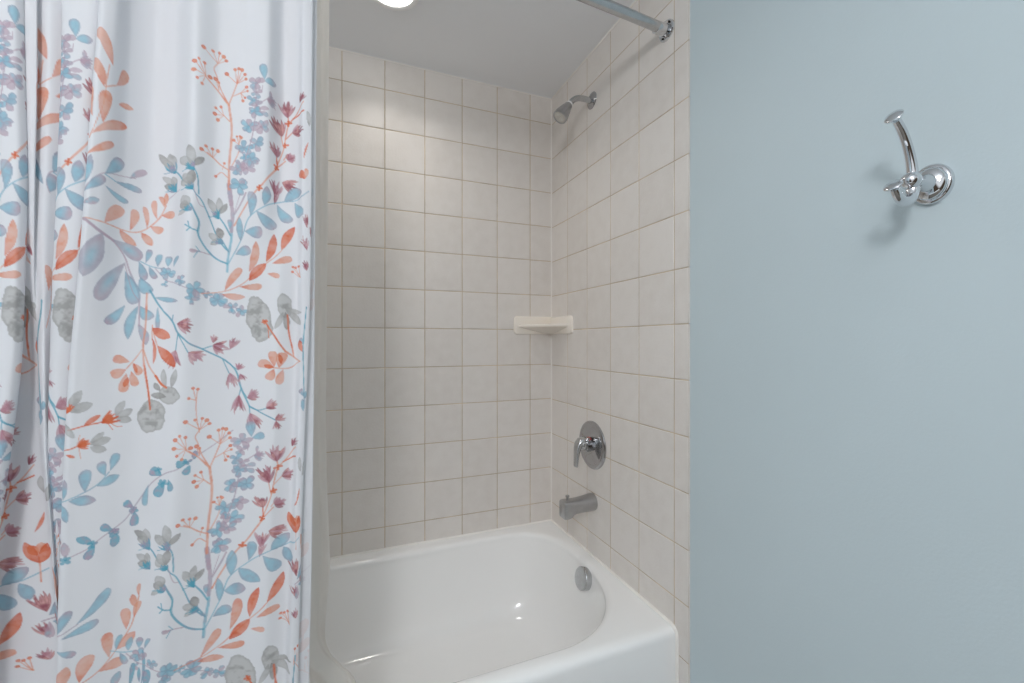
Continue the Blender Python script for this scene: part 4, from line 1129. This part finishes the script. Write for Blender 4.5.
    nt.links.new(b.outputs['BSDF'], mx.inputs[1]); nt.links.new(tr.outputs['BSDF'], mx.inputs[2]); nt.links.new(mx.outputs['Shader'], out.inputs['Surface'])
    me.materials.append(m)
    print('curtain grid', nc, nr)
    o = bpy.data.objects.new('shower_curtain', me); C.objects.link(o)
    o['label'] = 'white shower curtain printed with blue, coral and grey watercolour wildflowers'; o['category'] = 'curtain'
    return o
curtain()

# ------------------------------------------------------------------ liner hanging inside the tub
def liner():
    E = [(2.074, -.902, -.735), (1.929, -.9022, -.715), (1.495, -.9051, -.715), (1.018, -.9092, -.712), (.887, -.9073, -.71), (.776, -.9035, -.705), (.694, -.9008, -.70), (.620, -.9078, -.695), (.531, -.9133, -.685), (.4925, -.9023, -.675), (.4675, -.8899, -.67), (.4231, -.8557, -.66), (.3813, -.8422, -.65), (.30, -.835, -.62), (.20, -.83, -.58)]
    z = np.array([e[0] for e in E])[::-1]
    zs = np.linspace(2.074, .20, 240); xe = np.interp(zs, z, [e[1] for e in E][::-1]); ye = np.interp(zs, z, [e[2] for e in E][::-1])
    ker = np.ones(7)/7
    xs = np.convolve(np.pad(xe, 3, 'edge'), ker, 'valid'); ys = np.convolve(np.pad(ye, 3, 'edge'), ker, 'valid')
    bm = bmesh.new(); n = 150; G = []
    for r in range(len(zs)):
        row = []
        for k in range(n):
            s = k/(n-1); d = (1-s)
            x = xs[r]-d*(xs[r]+1.40)
            fold = math.sin(d*46+.6*math.sin(zs[r]*3))*.010*min(1, d*9)*(1-.3*(zs[r] < .45))
            lip = -.010*math.exp(-(d/.012)**2)+.006*math.exp(-((d-.03)/.014)**2)
            wrk = .0022*math.sin(zs[r]*70+d*180)*math.exp(-((zs[r]-1.85)/.09)**2)*math.exp(-(d/.08)**2)
            row.append(bm.verts.new((x, ys[r]+fold+lip+wrk, zs[r])))
        G.append(row)
    for a, b in zip(G, G[1:]):
        for k in range(n-1): bm.faces.new((a[k], a[k+1], b[k+1], b[k]))
    m = mat('liner_vinyl', '#F1F0EC', .5, noise=(12, .01), bump=(60, .12)); nt = m.node_tree
    tr = nt.nodes.new('ShaderNodeBsdfTranslucent'); tr.inputs['Color'].default_value = (*srgb('#F1F0EC'), 1)
    mx = nt.nodes.new('ShaderNodeMixShader'); mx.inputs['Fac'].default_value = .45
    nt.links.new(nt.nodes['Principled BSDF'].outputs['BSDF'], mx.inputs[1]); nt.links.new(tr.outputs['BSDF'], mx.inputs[2])
    nt.links.new(mx.outputs['Shader'], nt.nodes['Material Output'].inputs['Surface'])
    o = obj('curtain_liner', bm, m, angle=180)
    o['label'] = 'plain white curtain liner hanging inside the tub behind the printed curtain'; o['category'] = 'liner'
liner()

# ------------------------------------------------------------------ light
def area(name, loc, aim, sx, sy, power, col):
    l = bpy.data.lights.new(name, 'AREA'); l.shape = 'RECTANGLE'; l.size = sx; l.size_y = sy; l.energy = power; l.color = col
    o = bpy.data.objects.new(name, l); C.objects.link(o); o.location = loc
    o.rotation_euler = (Vector(aim)-Vector(loc)).to_track_quat('-Z', 'Y').to_euler(); return o
vl = bpy.data.lights.new('vanity_lamp', 'POINT'); vl.energy = 42; vl.shadow_soft_size = .16; vl.color = (.98, .985, 1)
vo = bpy.data.objects.new('vanity_lamp', vl); C.objects.link(vo); vo.location = (-1.42, -2.32, 1.98)
area('shower_lamp', (LC[0], LC[1], ZC-.02), (LC[0], LC[1], 0), .12, .12, 1.2, (1, .95, .89)).data.spread = math.radians(135)
w = bpy.data.worlds.new('room_light'); bpy.context.scene.world = w; w.use_nodes = True
nt = w.node_tree; bg = nt.nodes['Background']      # invented room glow: pale and brown bands for chrome to mirror, darker low down
tc = nt.nodes.new('ShaderNodeTexCoord'); sx = nt.nodes.new('ShaderNodeSeparateXYZ'); nt.links.new(tc.outputs['Generated'], sx.inputs[0])
an = nt.nodes.new('ShaderNodeMath'); an.operation = 'ARCTAN2'; nt.links.new(sx.outputs['Y'], an.inputs[0]); nt.links.new(sx.outputs['X'], an.inputs[1])
wv = nt.nodes.new('ShaderNodeMath'); wv.operation = 'SINE'; ml = nt.nodes.new('ShaderNodeMath'); ml.operation = 'MULTIPLY_ADD'
ml.inputs[1].default_value = 5.0; ml.inputs[2].default_value = 1.1; nt.links.new(an.outputs[0], ml.inputs[0]); nt.links.new(ml.outputs[0], wv.inputs[0])
zz = nt.nodes.new('ShaderNodeMath'); zz.operation = 'MULTIPLY_ADD'; zz.inputs[1].default_value = 3.2; nt.links.new(sx.outputs['Z'], zz.inputs[0]); nt.links.new(wv.outputs[0], zz.inputs[2])
cr = nt.nodes.new('ShaderNodeValToRGB'); mr = nt.nodes.new('ShaderNodeMapRange'); mr.inputs['From Min'].default_value = -1.6; mr.inputs['From Max'].default_value = 1.6
nt.links.new(zz.outputs[0], mr.inputs['Value']); nt.links.new(mr.outputs[0], cr.inputs['Fac'])
e = cr.color_ramp.elements; e[0].position = .36; e[0].color = (.10, .075, .055, 1); e[1].position = .62; e[1].color = (1.18, 1.22, 1.26, 1)
nt.links.new(cr.outputs['Color'], bg.inputs['Color']); bg.inputs['Strength'].default_value = .74

# ------------------------------------------------------------------ camera
cam = bpy.data.cameras.new('camera'); co = bpy.data.objects.new('camera', cam); C.objects.link(co)
cam.sensor_width = 36; cam.lens = 14.856; cam.clip_start = .01
co.location = (-.8722, -1.7128, 1.1886); co.rotation_euler = (PI/2, 0, -.3776)
s = bpy.context.scene; s.camera = co
s.view_settings.view_transform = 'Standard'; s.view_settings.look = 'None'; s.view_settings.gamma = 1; s.view_settings.use_curve_mapping = False
s.view_settings.exposure = 0.0
s.cycles.use_denoising = True
s.cycles.max_bounces = 10; s.cycles.diffuse_bounces = 6
